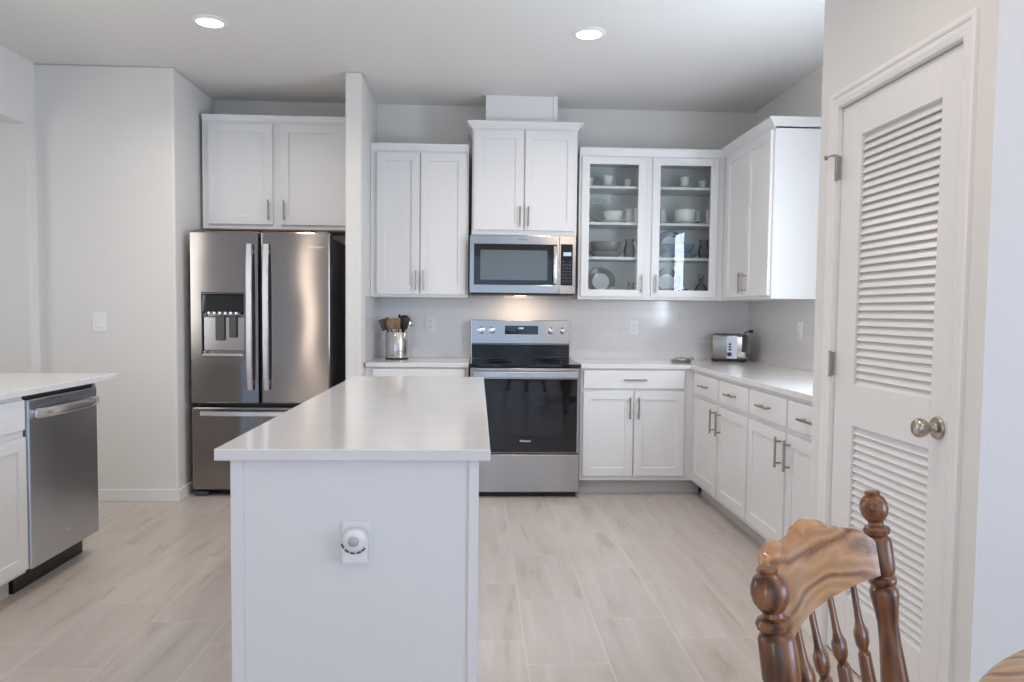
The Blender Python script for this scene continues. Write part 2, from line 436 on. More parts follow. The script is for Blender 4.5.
# baseboards
def bb(name, x0, x1, y0, y1):
    bm = bmn(); box(bm, x0, x1, y0, y1, 0, .078, .003); struct(name, bm, M['trim'])
bb('baseboard_alcove_left', XL, -1.945, 4.932, 4.946)
bb('baseboard_alcove_side', -1.96, -1.946, 4.934, YB)
bb('baseboard_left', XL, XL + .014, 4.80, 4.932)
bb('baseboard_partition', -.884, -.752, 4.932, 4.946)
bb('baseboard_pantry_far', PX - .014, PX, DY1 + .075, PY1)
bb('baseboard_pantry_near', PX - .014, PX, PY0 - .014, DY0 - .075)
bb('baseboard_pantry_front', PX - .014, 4.2, PY0 - .014, PY0)

# subway-tile splash walls (back, right, partition side)
bm = bmn(); box(bm, -.765, XR, YB - .010, YB, .914, 1.40); struct('wall_backsplash_back', bm, M['tile'])
bm = bmn(); box(bm, XR - .010, XR, PY1, YB - .010, .914, 1.375); struct('wall_backsplash_right', bm, M['tile'])
bm = bmn(); box(bm, -.765, -.755, 5.055, YB - .010, .914, 1.365); struct('wall_backsplash_partition', bm, M['tile'])

# boxed duct cover above the hood cabinet
bm = bmn(); box(bm, .047, .552, 5.396, YB, 2.602, CEIL, .002); box(bm, .53, .562, 5.390, YB, 2.602, CEIL, .002)
tag(obj('duct_cover', bm, M['cab']), 'plain white boxed duct cover between the microwave cabinet and ceiling', 'duct cover')

# ---------------------------------------------------------------- pantry door
LV = -61
def louver_door():
    d = thing('door_1', 'white louvered pantry door with round knob', 'door', (PX + .012, DY0, .008), -PI / 2)
    d.rotation_euler = (0, 0, PI / 2)       # local x runs +Y, local -y faces +X ... front is local +y (faces -X)
    d['kind'] = 'structure'
    W, H = DY1 - DY0, DH - .008
    z = lambda v: v - .008
    bm = bmn(); sl, T = .108, .035
    def fb(x0, x1, z0, z1): box(bm, x0, x1, -T, 0, z0, z1)
    fb(0, sl, 0, H); fb(W - .135, W, 0, H)
    for (a, b) in ((0, z(.250)), (z(.873), z(1.021)), (z(1.907), H)): fb(sl, W - .135, a, b)
    obj('door_frame', bm, M['trim'], d, bevel=.0015)
    for (z0, z1, n) in ((z(1.021), z(1.907), 33), (z(.250), z(.873), 23)):
        bm = bmn()
        p = (z1 - z0) / n
        for i in range(n):
            zc = z0 + (i + .5) * p
            r = Matrix.Translation((0, -T / 2, zc)) @ Matrix.Rotation(math.radians(LV), 4, 'X')
            box(bm, sl + .001, W - .136, -.0192, .0192, -.0026, .0026, .0008, 1, r)
        obj('louver_panel', bm, M['trim'], d, smooth=40)
    k = bmn()
    kx, kz = 2.101 - DY0, z(.943)
    lathe(k, [(0, 0), (.033, 0), (.034, .004), (.031, .009), (.017, .013), (.0125, .020), (.0125, .030), (.019, .035), (.026, .044), (.0285, .055), (.027, .064), (.021, .071), (.010, .0745), (0, .075)],
          axis_m((kx, 0, kz), (kx, 1, kz)), 32)
    ko = obj('door_knob', k, M['knob'], d, smooth=40); ko['label'] = 'satin nickel round door knob'
    for zz in (z(1.815), z(1.087), z(.25)):
        bm = bmn(); hx = W + .0015
        box(bm, hx - .001, hx + .0013, .004, .020, zz - .044, zz + .044, .0005)
        rod(bm, (hx - .002, .023, zz - .045), (hx - .002, .023, zz + .045), .0045)
        for q in (-.046, .046): lathe(bm, [(0, -.003), (.0055, -.002), (.0055, .002), (0, .003)], Matrix.Translation((hx - .002, .023, zz + q)), 12)
        if zz > 1.6:     # hinge-pin door stop
            rod(bm, (hx, .025, zz + .046), (hx + .012, .038, zz + .046), .004)
            rod(bm, (hx + .012, .038, zz + .046), (hx + .026, .046, zz + .042), .0035)
            lathe(bm, [(0, 0), (.008, 0), (.009, .006), (0, .008)], axis_m((hx + .026, .046, zz + .042), (hx + .036, .050, zz + .041)), 12)
        h = obj('hinge', bm, M['nickel'], d, smooth=40)
louver_door()
def casing():
    bm = bmn(); w = .057
    prof = [(0, .007), (.009, .010), (.013, .007), (.018, .009), (.034, .009), (.038, .0125), (.044, .0145), (.052, .0145), (w, .012), (w, 0), (0, 0)]   # (distance from opening, thickness)
    y0, y1, zt = DY0 - .006, DY1 + .006, DH + .006
    rings = []
    for (c) in ((y0, 0, -1, 0), (y0, zt, -1, 1), (y1, zt, 1, 1), (y1, 0, 1, 0)):
        rings.append([bm.verts.new((PX - th, c[0] + c[2] * d, c[1] + c[3] * d)) for d, th in prof])
    n = len(prof)
    for a, b in zip(rings, rings[1:]):
        for i in range(n):
            j = (i + 1) % n; bm.faces.new((a[i], a[j], b[j], b[i]))
    bm.faces.new(rings[0]); bm.faces.new(rings[-1][::-1])
    struct('trim_pantry_casing', bm, M['trim'])
    bm = bmn()      # jamb
    box(bm, PX, PX + .11, DY0 - .012, DY0 - .003, 0, DH + .012); box(bm, PX, PX + .11, DY1 + .003, DY1 + .012, 0, DH + .012)
    box(bm, PX, PX + .11, DY0 - .003, DY1 + .003, DH + .003, DH + .012)
    struct('trim_pantry_jamb', bm, M['trim'])
casing()

# ---------------------------------------------------------------- cabinet builders (local: x right, front at y=0 facing -y, z up)
def pull(parent, x, z, length, vertical=True, y=-.02, name='handle'):
    bm = bmn(); h = length / 2; q = h - .022
    if vertical:
        rod(bm, (x, y - .030, z - h), (x, y - .030, z + h), .006)
        for s in (-q, q): rod(bm, (x, y, z + s), (x, y - .030, z + s), .005)
    else:
        rod(bm, (x - h, y - .030, z), (x + h, y - .030, z), .006)
        for s in (-q, q): rod(bm, (x + s, y, z), (x + s, y - .030, z), .005)
    return obj(name, bm, M['nickel'], parent, smooth=40)
def door(parent, x0, x1, z0, z1, hx=None, hz=None, hl=.15, mname='cab'):
    bm = panel_bm(x1 - x0, z1 - z0)
    d = obj('door', bm, M[mname], parent, bevel=.0012, loc=(x0, 0, z0))
    if hx is not None: pull(d, hx - x0, hz - z0, hl)
    return d
def drawer(parent, x0, x1, z0, z1, hl=.15):
    bm = bmn(); box(bm, 0, x1 - x0, -.02, 0, 0, z1 - z0, .004)
    d = obj('drawer', bm, M['cab'], parent, loc=(x0, 0, z0))
    if hl: pull(d, (x1 - x0) / 2, (z1 - z0) / 2, hl, False)
    return d
def base_cab(name, label, loc, rotz, w, drawers, doors, depth=.60, group=None, toe=0.0):
    t = thing(name, label, 'cabinet', loc, rotz, group)
    bm = bmn(); box(bm, 0, w, 0, depth, .105, .884, .001)
    obj('carcass', bm, M['cab'], t)
    bm = bmn(); box(bm, 0, w + toe, .075, .09, 0, .105)
    obj('toe_kick', bm, M['toekick'], t)
    for d in drawers: drawer(t, *d)
    for d in doors: door(t, *d)
    return t
def crown(parent, x0, x1, y0, y1, z0, z1, o, lip=.012, name='crown_moulding', left=True, right=True):
    bm = bmn(); l = 1 if left else 0; r = 1 if right else 0
    e = .004
    frustum(bm, (x0 - e * l, x1 + e * r, y0 - e, y1, z0), (x0 - o * l, x1 + o * r, y0 - o, y1, z1 - lip))
    box(bm, x0 - (o + .003) * l, x1 + (o + .003) * r, y0 - o - .003, y1, z1 - lip, z1)
    return obj(name, bm, M['cab'], parent)
def upper_cab(name, label, loc, rotz, w, z0, z1, depth, doors, x_start=0.0, group=None, under=None):
    t = thing(name, label, 'cabinet', loc, rotz, group)
    bm = bmn(); box(bm, x_start, w, 0, depth, z0, z1, .001)
    obj('carcass', bm, M['cab'], t)
    for d in doors: door(t, *d)
    return t
U = -.33
# base cabinets
FB = YB - .61      # y of back-run carcass fronts
base_cab('base_cabinet', 'white base cabinet left of the range, mostly hidden behind the island', (-.764, FB, 0), 0, .706,
         [(.055, .68, .735, .872, .15)], [(.055, .362, .14, .715, .335, .60), (.372, .68, .14, .715, .399, .60)])
base_cab('base_cabinet', 'white base cabinet right of the range with one wide drawer over two doors', (.714, FB, 0), 0, .788,
         [(.018, .722, .745, .872, .16)], [(.018, .365, .14, .728, .338, .615), (.373, .722, .14, .728, .399, .615)], toe=.072)
XRF = XR - .61
def right_base(label, ystart, w, x0, xs):
    a, m1, m2, b = xs
    return base_cab('base_cabinet', label, (XRF, ystart, 0), -PI / 2, w,
             [(a, m1, .728, .862, .15), (m2, b, .728, .862, .15)],
             [(a, m1, .138, .70, m1 - .04, .60), (m2, b, .138, .70, m2 + .04, .60)])
right_base('white two-drawer base cabinet on the right wall nearest the corner', FB - .001, 1.098, 0, (.085, .577, .609, 1.090))
right_base('white two-drawer base cabinet on the right wall nearest the pantry', FB - .001 - 1.099, 1.09, 0, (.014, .495, .520, 1.01))
# worktops
def slab(name, label, pts, z0=.884, z1=.914):
    bm = bmn(); prism(bm, pts, z0, z1, 'Z')
    o = obj(name, bm, M['quartz'], bevel=.003); tag(o, label, 'worktop'); return o
slab('worktop', 'short white quartz worktop left of the range under the utensil crock', [(-.755, FB - .025), (-.056, FB - .025), (-.056, YB - .010), (-.755, YB - .010)])
xe = XRF - .025
slab('worktop', 'L-shaped white quartz worktop running round the right corner', [(.712, FB - .025), (xe, FB - .025), (xe, PY1), (XR - .010, PY1), (XR - .010, YB - .010), (.712, YB - .010)])

# upper cabinets
UZ0, UZ1 = 1.365, 2.385
UF = YB - .33
t = upper_cab('wall_cabinet', 'white two-door wall cabinet left of the microwave', (-.735, UF, 0), 0, .665, UZ0, 2.40, .32, x_start=-.028, doors=
          [(.016, .318, UZ0 + .02, 2.382, .297, 1.483, .14), (.326, .648, UZ0 + .02, 2.382, .350, 1.483, .14)])
crown(t, -.028, .665, 0, .32, 2.40, 2.448, .012, left=False, right=False)
t = upper_cab('wall_cabinet', 'raised white wall cabinet directly above the microwave', (-.046, 5.318, 0), 0, .745, 1.812, 2.565, .37,
          [(.014, .362, 1.845, 2.54, .338, 1.94, .14), (.374, .730, 1.845, 2.54, .398, 1.94, .14)])
crown(t, 0, .745, 0, .37, 2.555, 2.602, .034)
t = upper_cab('wall_cabinet', 'white two-door wall cabinet on the right wall above the toaster', (1.781, 5.365, 0), -PI / 2, .905, UZ0, 2.40, .32,
          [(.10, .492, UZ0 + .02, 2.382, .468, 1.475, .14), (.500, .885, UZ0 + .02, 2.382, .524, 1.475, .14)], x_start=-.32)
crown(t, -.32, .905, 0, .32, 2.39, 2.46, .030, left=False, right=False)
t = upper_cab('wall_cabinet', 'white two-door cabinet over the fridge in the alcove', (-1.935, 5.37, 0), 0, 1.06, 1.832, 2.60, .32,
          [(.045, .490, 1.862, 2.56, .466, 1.96, .14), (.545, 1.01, 1.862, 2.56, .572, 1.96, .14)])
bm = bmn(); box(bm, .01, 1.05, .01, .31, 1.824, 1.832); obj('underside', bm, M['cabwood'], t)
crown(t, 0, 1.06, 0, .32, 2.585, 2.622, .010, left=False, right=False)

# glass-front cabinet
SH = [2.184, 1.924, 1.674]
GX0, GX1 = .722, 1.779
def glass_cab():
    t = thing('display_cabinet', 'white wall cabinet with two glass doors showing shelves of dishes', 'cabinet', (GX0, UF, 0))
    W = GX1 - GX0; D = .318
    bm = bmn(); th = .018
    box(bm, 0, th, .02, D, UZ0, 2.40); box(bm, W - th, W, .02, D, UZ0, 2.40)
    box(bm, th, W - th, .02, D, UZ0, UZ0 + .03); box(bm, th, W - th, .02, D, 2.37, 2.40)
    obj('carcass', bm, M['cabin'], t)
    bm = bmn(); box(bm, th, W - th, D - .008, D, UZ0 + .03, 2.37); obj('back_panel', bm, M['cabin'], t)
    bm = bmn()
    for (a, b, c, d) in ((0, .04, UZ0, 2.40), (.455, .535, UZ0, 2.40), (.985, W, UZ0, 2.40)): box(bm, a, b, 0, .02, c, d)
    for (a, b) in ((.04, .455), (.535, .985)):
        box(bm, a, b, 0, .02, UZ0, UZ0 + .03); box(bm, a, b, 0, .02, 2.36, 2.40)
    obj('face_frame', bm, M['cab'], t)
    for z in SH:
        bm = bmn(); box(bm, th, W - th, .03, D - .01, z - .019, z, .001); obj('shelf', bm, M['cabin'], t)
    for (a, b, hx) in ((.017, .480, .453), (.529, 1.006, .556)):
        d = obj('door', panel_bm(b - a, 2.382 - UZ0 - .02, l=.055, b=.05, tp=.052, hole=True), M['cab'], t, bevel=.0012, loc=(a, 0, UZ0 + .02))
        bm = bmn(); box(bm, .05, b - a - .05, -.010, -.006, .045, 2.382 - UZ0 - .067)
        g = obj('glass_pane', bm, M['glass'], d); g['label'] = 'clear glass pane'
        pull(d, hx - a, 1.478 - UZ0 - .02, .13)
    crown(t, 0, W + .020, 0, .30, 2.39, 2.448, .014, left=False, right=False)
glass_cab()

# ---------------------------------------------------------------- dishes behind the glass
def lz(name, prof, m, loc, label, cat, group=None, tilt=None, n=32):
    bm = bmn(); lathe(bm, prof, None, n)
    o = obj(name, bm, m, None, smooth=50); o.location = loc
    if tilt is not None: o.rotation_euler = (tilt, 0, 0)
    return tag(o, label, cat, group)
def cup(loc, label, s=1.0, hand=1, m='porcelain', name='cup'):
    t = thing(name, label, 'cup', loc)
    bm = bmn(); lathe(bm, [(0, .004), (.020 * s, .004), (.022 * s, 0), (.025 * s, .002), (.031 * s, .02 * s), (.036 * s, .055 * s), (.039 * s, .084 * s), (.036 * s, .084 * s), (.031 * s, .03 * s), (.018 * s, .01 * s), (0, .008)], None, 28)
    obj('body', bm, M[m], t, smooth=50)
    bm = bmn(); k = hand
    tube(bm, [(k * .034 * s, 0, .068 * s), (k * .052 * s, 0, .072 * s), (k * .060 * s, 0, .052 * s), (k * .050 * s, 0, .030 * s), (k * .031 * s, 0, .022 * s)], .004 * s, 8)
    obj('handle', bm, M[m], t, smooth=60)
def plate_prof(r): return [(0, .003), (r * .55, .003), (r * .58, 0), (r * .62, .004), (r * .75, .012), (r, .018), (r, .021), (r * .74, .016), (r * .60, .008), (0, .007)]
def rim_plate(loc, r, m, label):
    a = math.radians(78)
    bm = bmn(); lathe(bm, plate_prof(r), None, 40)
    for f in bm.faces:
        c = f.calc_center_median()
        f.material_index = 0 if math.hypot(c.x, c.y) > r * .66 else 1
    o = obj('plate', bm, [M[m], M['porcelain']], None, smooth=50); o.location = (loc[0], loc[1], loc[2] + r * math.sin(a) + .001); o.rotation_euler = (a, 0, 0)
    tag(o, label, 'plate')
def bowl_prof(r, h): return [(0, .004), (r * .45, .004), (r * .48, 0), (r * .52, .004), (r * .85, h * .45), (r, h), (r * .96, h), (r * .80, h * .48), (r * .45, .012), (0, .010)]
def standing(loc, r, m, label, lean=12):
    """plate propped upright: axis turned to face -y, leaning back"""
    a = math.radians(90 - lean)
    lz('plate', plate_prof(r), M[m], (loc[0], loc[1], loc[2] + r * math.sin(a) + .001), label, 'plate', 'plates propped up in the glass cabinet', tilt=a)
def pitcher(loc, label, h=.13, m='clear', hand=1):
    t = thing('pitcher', label, 'pitcher', loc); s = h / .13
    bm = bmn(); lathe(bm, [(0, .004), (.028 * s, 0), (.036 * s, .02 * s), (.040 * s, .05 * s), (.030 * s, .095 * s), (.026 * s, .110 * s), (.034 * s, .13 * s), (.031 * s, .13 * s), (.023 * s, .108 * s), (.036 * s, .05 * s), (.026 * s, .008 * s), (0, .008)], None, 28)
    obj('body', bm, M[m], t, smooth=50)
    bm = bmn(); k = hand
    tube(bm, [(k * .028 * s, 0, .118 * s), (k * .050 * s, 0, .118 * s), (k * .062 * s, 0, .09 * s), (k * .056 * s, 0, .055 * s), (k * .037 * s, 0, .035 * s)], .0045 * s, 8)
    obj('handle', bm, M[m], t, smooth=60)
YD = 5.53
B0 = UZ0 + .03
e = .0006
# left door
lz('saucer', plate_prof(.075), M['porcelain'], (.955, YD, SH[0] + e), 'white saucer on the top shelf behind the left glass door', 'saucer')
cup((.955, YD, SH[0] + .009), 'white cup on a saucer, top shelf behind the left glass door')
cup((1.105, YD, SH[0] + e), 'small white cup without saucer, top shelf behind the left glass door', .80)
cup((.815, YD + .02, SH[0] + e), 'white cup at the far left end of the top shelf, mostly behind the door frame', .95, -1)
standing((.90, YD + .108, SH[1]), .105, 'clear', 'clear glass plate propped upright behind the white bowl, left glass door', 14)
lz('plate', plate_prof(.108), M['porcelain'], (.985, YD - .03, SH[1] + e), 'white dinner plate lying under the white bowl, left glass door', 'plate')
lz('bowl', bowl_prof(.078, .075), M['porcelain'], (.985, YD - .03, SH[1] + .012), 'white bowl on a plate, second shelf behind the left glass door', 'bowl')
pitcher((1.128, YD + .04, SH[1] + e), 'slim white creamer beside the white bowl, left glass door', .12, 'porcelain', -1)
lz('canister', [(0, 0), (.036, 0), (.038, .004), (.038, .10), (.034, .104), (.034, .11), (.036, .112), (.010, .120), (0, .120)], M['porcelain'], (1.178, YD - .07, SH[1] + e), 'white canister at the right edge of the left glass door', 'canister')
def serving(loc, w, h, label, m='stoneware'):
    bm = bmn()
    n = 40
    def ringp(k, z, q=.62):
        out = []
        for i in range(n):
            a = 2 * PI * i / n; c, s = math.cos(a), math.sin(a)
            out.append(bm.verts.new((math.copysign(abs(c) ** q, c) * w * k, math.copysign(abs(s) ** q, s) * w * .55 * k, z)))
        return out
    R = [ringp(.72, 0), ringp(.78, .004), ringp(.95, h * .55), ringp(1.0, h), ringp(.96, h), ringp(.90, h * .6), ringp(.74, .008)]
    for a, b in zip(R, R[1:]):
        for i in range(n): bm.faces.new((a[i], a[(i + 1) % n], b[(i + 1) % n], b[i]))
    bm.faces.new(R[0][::-1]); bm.faces.new(R[-1])
    o = obj('serving_bowl', bm, M[m], None, smooth=50); o.location = loc
    return tag(o, label, 'bowl')
serving((.948, YD, SH[2] + e), .118, .046, 'grey brown serving bowl at the bottom of the stack behind the left glass door')
serving((.945, YD, SH[2] + .048), .112, .070, 'grey brown serving bowl on top of the stack behind the left glass door')
pitcher((1.125, YD, SH[2] + e), 'clear glass pitcher beside the stacked serving bowls', .14, 'clear')
rim_plate((.930, YD + .10, B0), .108, 'stoneware', 'dark rimmed pale plate propped upright at the bottom behind the left glass door')
serving((.925, YD - .035, B0 + e), .085, .042, 'low dark bowl in front of the propped grey plate, left glass door')
pitcher((1.14, YD - .01, B0 + e), 'small clear glass jug on the cabinet floor behind the left glass door', .10, 'clear')
# right door
lz('saucer', plate_prof(.075), M['porcelain'], (1.53, YD, SH[0] + e), 'white saucer on the top shelf behind the right glass door', 'saucer')
cup((1.53, YD, SH[0] + .009), 'white cup on a saucer, top shelf behind the right glass door')
cup((1.665, YD - .01, SH[0] + e), 'small white cup without saucer, top shelf behind the right glass door', .80)
pitcher((1.375, YD + .05, SH[1] + e), 'white creamer left of the tall white bowl, right glass door', .12, 'porcelain', -1)
lz('plate', plate_prof(.108), M['porcelain'], (1.53, YD - .03, SH[1] + e), 'white dinner plate lying under the tall white bowl, right glass door', 'plate')
lz('bowl', [(0, .004), (.05, .004), (.052, 0), (.06, .006), (.078, .03), (.082, .095), (.078, .095), (.072, .03), (.05, .012), (0, .010)], M['porcelain'], (1.53, YD - .03, SH[1] + .012), 'tall white bowl on a plate, second shelf behind the right glass door', 'bowl')
pitcher((1.655, YD + .065, SH[1] + e), 'white creamer right of the tall white bowl, right glass door', .11, 'porcelain', -1)
lz('canister', [(0, 0), (.036, 0), (.038, .004), (.038, .10), (.034, .104), (.034, .11), (.036, .112), (.010, .120), (0, .120)], M['porcelain'], (1.715, YD - .07, SH[1] + e), 'white canister at the right edge of the right glass door', 'canister')
rim_plate((1.455, YD + .108, SH[2]), .112, 'reflectionblue', 'pale plate, rim tinted reflection blue, propped upright on the third shelf, right glass door')
serving((1.49, YD - .025, SH[2] + e), .135, .040, 'serving bowl tinted reflection blue at the bottom of the stack behind the right glass door', 'reflectionblue')
serving((1.48, YD - .025, SH[2] + .042), .122, .062, 'serving bowl tinted reflection blue on top of the stack behind the right glass door', 'reflectionblue')
pitcher((1.675, YD - .04, SH[2] + e), 'clear glass pitcher beside the reflection tinted serving bowls', .14, 'clear', 1)
rim_plate((1.435, YD + .10, B0), .108, 'reflectionblue', 'pale plate, rim tinted reflection blue, propped upright at the bottom behind the right glass door')
serving((1.455, YD - .035, B0 + e), .10, .055, 'low bowl tinted reflection blue in front of the propped plate, bottom right glass door', 'reflectionblue')
t = thing('decanter', 'clear glass decanter with stopper on the cabinet floor behind the right glass door', 'decanter', (1.665, YD - .02, B0 + e))
bm = bmn(); lathe(bm, [(0, .004), (.035, 0), (.042, .01), (.044, .05), (.030, .085), (.013, .10), (.013, .125), (.017, .13), (.012, .13), (.010, .10), (.026, .083), (.040, .05), (.036, .012), (0, .010)], None, 28); obj('body', bm, M['clear'], t, smooth=50)
bm = bmn(); lathe(bm, [(0, .118), (.010, .118), (.012, .133), (.020, .138), (.022, .152), (.012, .165), (0, .167)], None, 20); obj('stopper', bm, M['clear'], t, smooth=50)

# ---------------------------------------------------------------- refrigerator
def fridge():
    t = thing('refrigerator', 'stainless french door refrigerator with water dispenser in the alcove', 'refrigerator', (-1.906, 5.046, 0))
    W = .919
    bm = bmn(); box(bm, .004, W - .004, .095, .63, .035, 1.755, .004); obj('cabinet_body', bm, M['dark'], t)
    bm = bmn(); box(bm, .03, W - .03, .10, .6, .012, .035); obj('base_grille', bm, M['black'], t)
    T = .082
    zl, zh = .632, 1.782
    # left door with the dispenser well
    dx0, dx1, dz0, dz1 = .072, .352, .955, 1.365
    ld = obj('door', panel_bm(.446, zh - zl, T, dx0, .446 - dx1, dz0 - zl, zh - dz1, .060), M['steel'], t, bevel=.010, loc=(0, T, zl))
    dp = bmn()
    box(dp, dx0 - .006, dx1 + .006, -T - .004, -T + .002, dz0 - .012 - zl, dz0 - zl, .002); box(dp, dx0 - .006, dx1 + .006, -T - .004, -T + .002, dz1 - zl, dz1 + .004 - zl, .001)
    box(dp, dx0 - .005, dx0, -T - .003, -T + .002, dz0 - zl, dz1 - zl); box(dp, dx1, dx1 + .005, -T - .003, -T + .002, dz0 - zl, dz1 - zl)
    disp = obj('dispenser', dp, M['steel'], ld); disp['label'] = 'steel framed ice and water dispenser'
    bm = bmn(); r = Matrix.Translation((0, -T + .008, dz1 - .062 - zl)) @ Matrix.Rotation(math.radians(-8), 4, 'X')
    box(bm, dx0 + .002, dx1 - .002, -.006, .006, -.058, .058, .002, 2, r); obj('control_panel', bm, M['blackglass'], disp)
    bm = bmn()
    for i in range(6):
        x = dx0 + .05 + i * .036; lathe(bm, [(0, 0), (.012, 0), (.010, .012), (0, .014)], axis_m((x, -T + .006, dz1 - .128 - zl), (x, -T - .004, dz1 - .128 - zl)), 14)
    obj('button', bm, M['chrome'], disp, smooth=40)
    bm = bmn(); box(bm, dx0 + .004, dx1 - .004, -T + .030, -T + .055, dz0 + .03 - zl, dz1 - .15 - zl, .006); obj('splash_back', bm, M['steelrange'], disp)
    bm = bmn(); box(bm, dx0 + .085, dx0 + .145, -T + .010, -T + .022, dz0 + .10 - zl, dz1 - .145 - zl, .006); box(bm, dx0 + .175, dx0 + .225, -T + .010, -T + .022, dz0 + .12 - zl, dz1 - .145 - zl, .006)
    obj('paddle', bm, M['dark'], disp)
    bm = bmn(); box(bm, dx0 + .004, dx1 - .004, -T - .012, -T + .05, dz0 - .004 - zl, dz0 + .014 - zl, .004)
    obj('drip_tray', bm, M['steelbright'], disp)
    rd = obj('door', (lambda b: (box(b, 0, .455, -T, 0, 0, zh - zl), b)[1])(bmn()), M['steel'], t, bevel=.010, loc=(.464, T, zl))
    text_obj('logo', 'Whirlpool', .024, M['steelbright'], rd, (.362, -T - .0005, 1.684 - zl), FRONT)
    dr = obj('freezer_drawer', (lambda b: (box(b, 0, W, -T, 0, 0, .560), b)[1])(bmn()), M['steel'], t, bevel=.010, loc=(0, T, .048))
    def curved(parent, p, q, bow, wide, thick, n=18):
        bm = bmn(); p, q = Vector(p), Vector(q); d = (q - p).normalized(); side = Vector((0, -1, 0)).cross(d); rings = []
        for i in range(n + 1):
            s = i / n; o = p.lerp(q, s); o.y -= bow * (1 - (2 * s - 1) ** 4 * .45)
            rings.append([bm.verts.new(o + side * a * wide / 2 + Vector((0, b * thick / 2, 0))) for a, b in ((-1, -.4), (-.75, -1), (.75, -1), (1, -.4), (1, 1), (-1, 1))])
        for x, y in zip(rings, rings[1:]):
            for k in range(6): bm.faces.new((x[k], x[(k + 1) % 6], y[(k + 1) % 6], y[k]))
        bm.faces.new(rings[0]); bm.faces.new(rings[-1][::-1])
        for s in (.05, .95):
            o = p.lerp(q, s); box(bm, o.x - .012, o.x + .012, o.y - bow * .7, o.y, o.z - .014, o.z + .014, .002)
        return obj('handle', bm, M['steelhandle'], parent, smooth=40)
    curved(ld, (.397, -T, .095), (.397, -T, 1.065), .052, .036, .022)
    curved(rd, (.040, -T, .095), (.040, -T, 1.065), .052, .036, .022)
    curved(dr, (.07, -T, .522), (W - .07, -T, .522), .052, .034, .022)
    for x in (.03, .46, .80):
        bm = bmn(); box(bm, x - .02, x + .06, .02, .10, 0, .034, .006); obj('foot', bm, M['dark'], t)
    for x in (.02, W - .10):
        bm = bmn(); box(bm, x, x + .08, .02, .16, 1.757, 1.790, .006); obj('hinge_cover', bm, M['dark'], t)
fridge()

# ---------------------------------------------------------------- microwave
def microwave():
    t = thing('microwave', 'stainless over-the-range microwave under the raised cabinet', 'microwave', (-.058, 5.276, 1.388))
    W, H = .750, .418
    bm = bmn(); box(bm, .004, W - .004, .035, .40, .012, H - .002, .003); obj('housing', bm, M['dark'], t)
    d = obj('door', panel_bm(.632, H - .012, .035, .030, .016, .058, .062, .004), M['steelrange'], t, bevel=.002, loc=(0, .035, .012))
    bm = bmn(); box(bm, .032, .632 - .018, -.034, -.0305, .060, H - .012 - .064, .0008); wdw = obj('window', bm, M['blackglass'], d)
    bm = bmn(); box(bm, .075, .548, -.0345, -.034, .092, H - .116); obj('window_screen', bm, mat('microwave_screen', (.14, .16, .17), .10), wdw)
    bm = bmn(); x = .602
    pts = [(x, -.035, .066), (x, -.062, .074), (x, -.070, .12), (x, -.072, .2), (x, -.070, .28), (x, -.062, .322), (x, -.035, .330)]
    tube(bm, pts, .015, 12, .95, .6); obj('handle', bm, M['steelbright'], d, smooth=50)
    text_obj('logo', 'Whirlpool', .014, M['printdim'], d, (.372, -.0352, H - .040), FRONT)
    p = obj('control_panel', panel_bm(.115, H - .012, .035, .008, .022, .058, .058, .002), M['steelrange'], t, bevel=.002, loc=(.635, .035, .012))
    bm = bmn(); box(bm, .007, .094, -.0345, -.032, .057, H - .012 - .057, .0006); k = obj('keypad', bm, M['blackglass'], p)
    bm = bmn(); box(bm, .027, .083, -.0352, -.0345, .266, .292); obj('display', bm, M['display'], p)
    bm = bmn()
    for r in range(7):
        for c in range(3):
            if (r, c) in ((6, 1),): continue
            box(bm, .022 + c * .023, .034 + c * .023, -.0350, -.0345, .085 + r * .023, .091 + r * .023)
    obj('keypad_marks', bm, M['printdim'], p)
    bm = bmn(); box(bm, .01, W - .01, .02, .40, 0, .012, .002); obj('vent_base', bm, M['black'], t)
    bm = bmn(); box(bm, .33, .42, .25, .30, -.001, .002); obj('lamp_lens', bm, M['lens'], t)
microwave()
area('microwave_lamp', (.317, 5.50, 1.383), (.317, 5.56, 1.0), .22, .05, .9, (1.0, .72, .45))

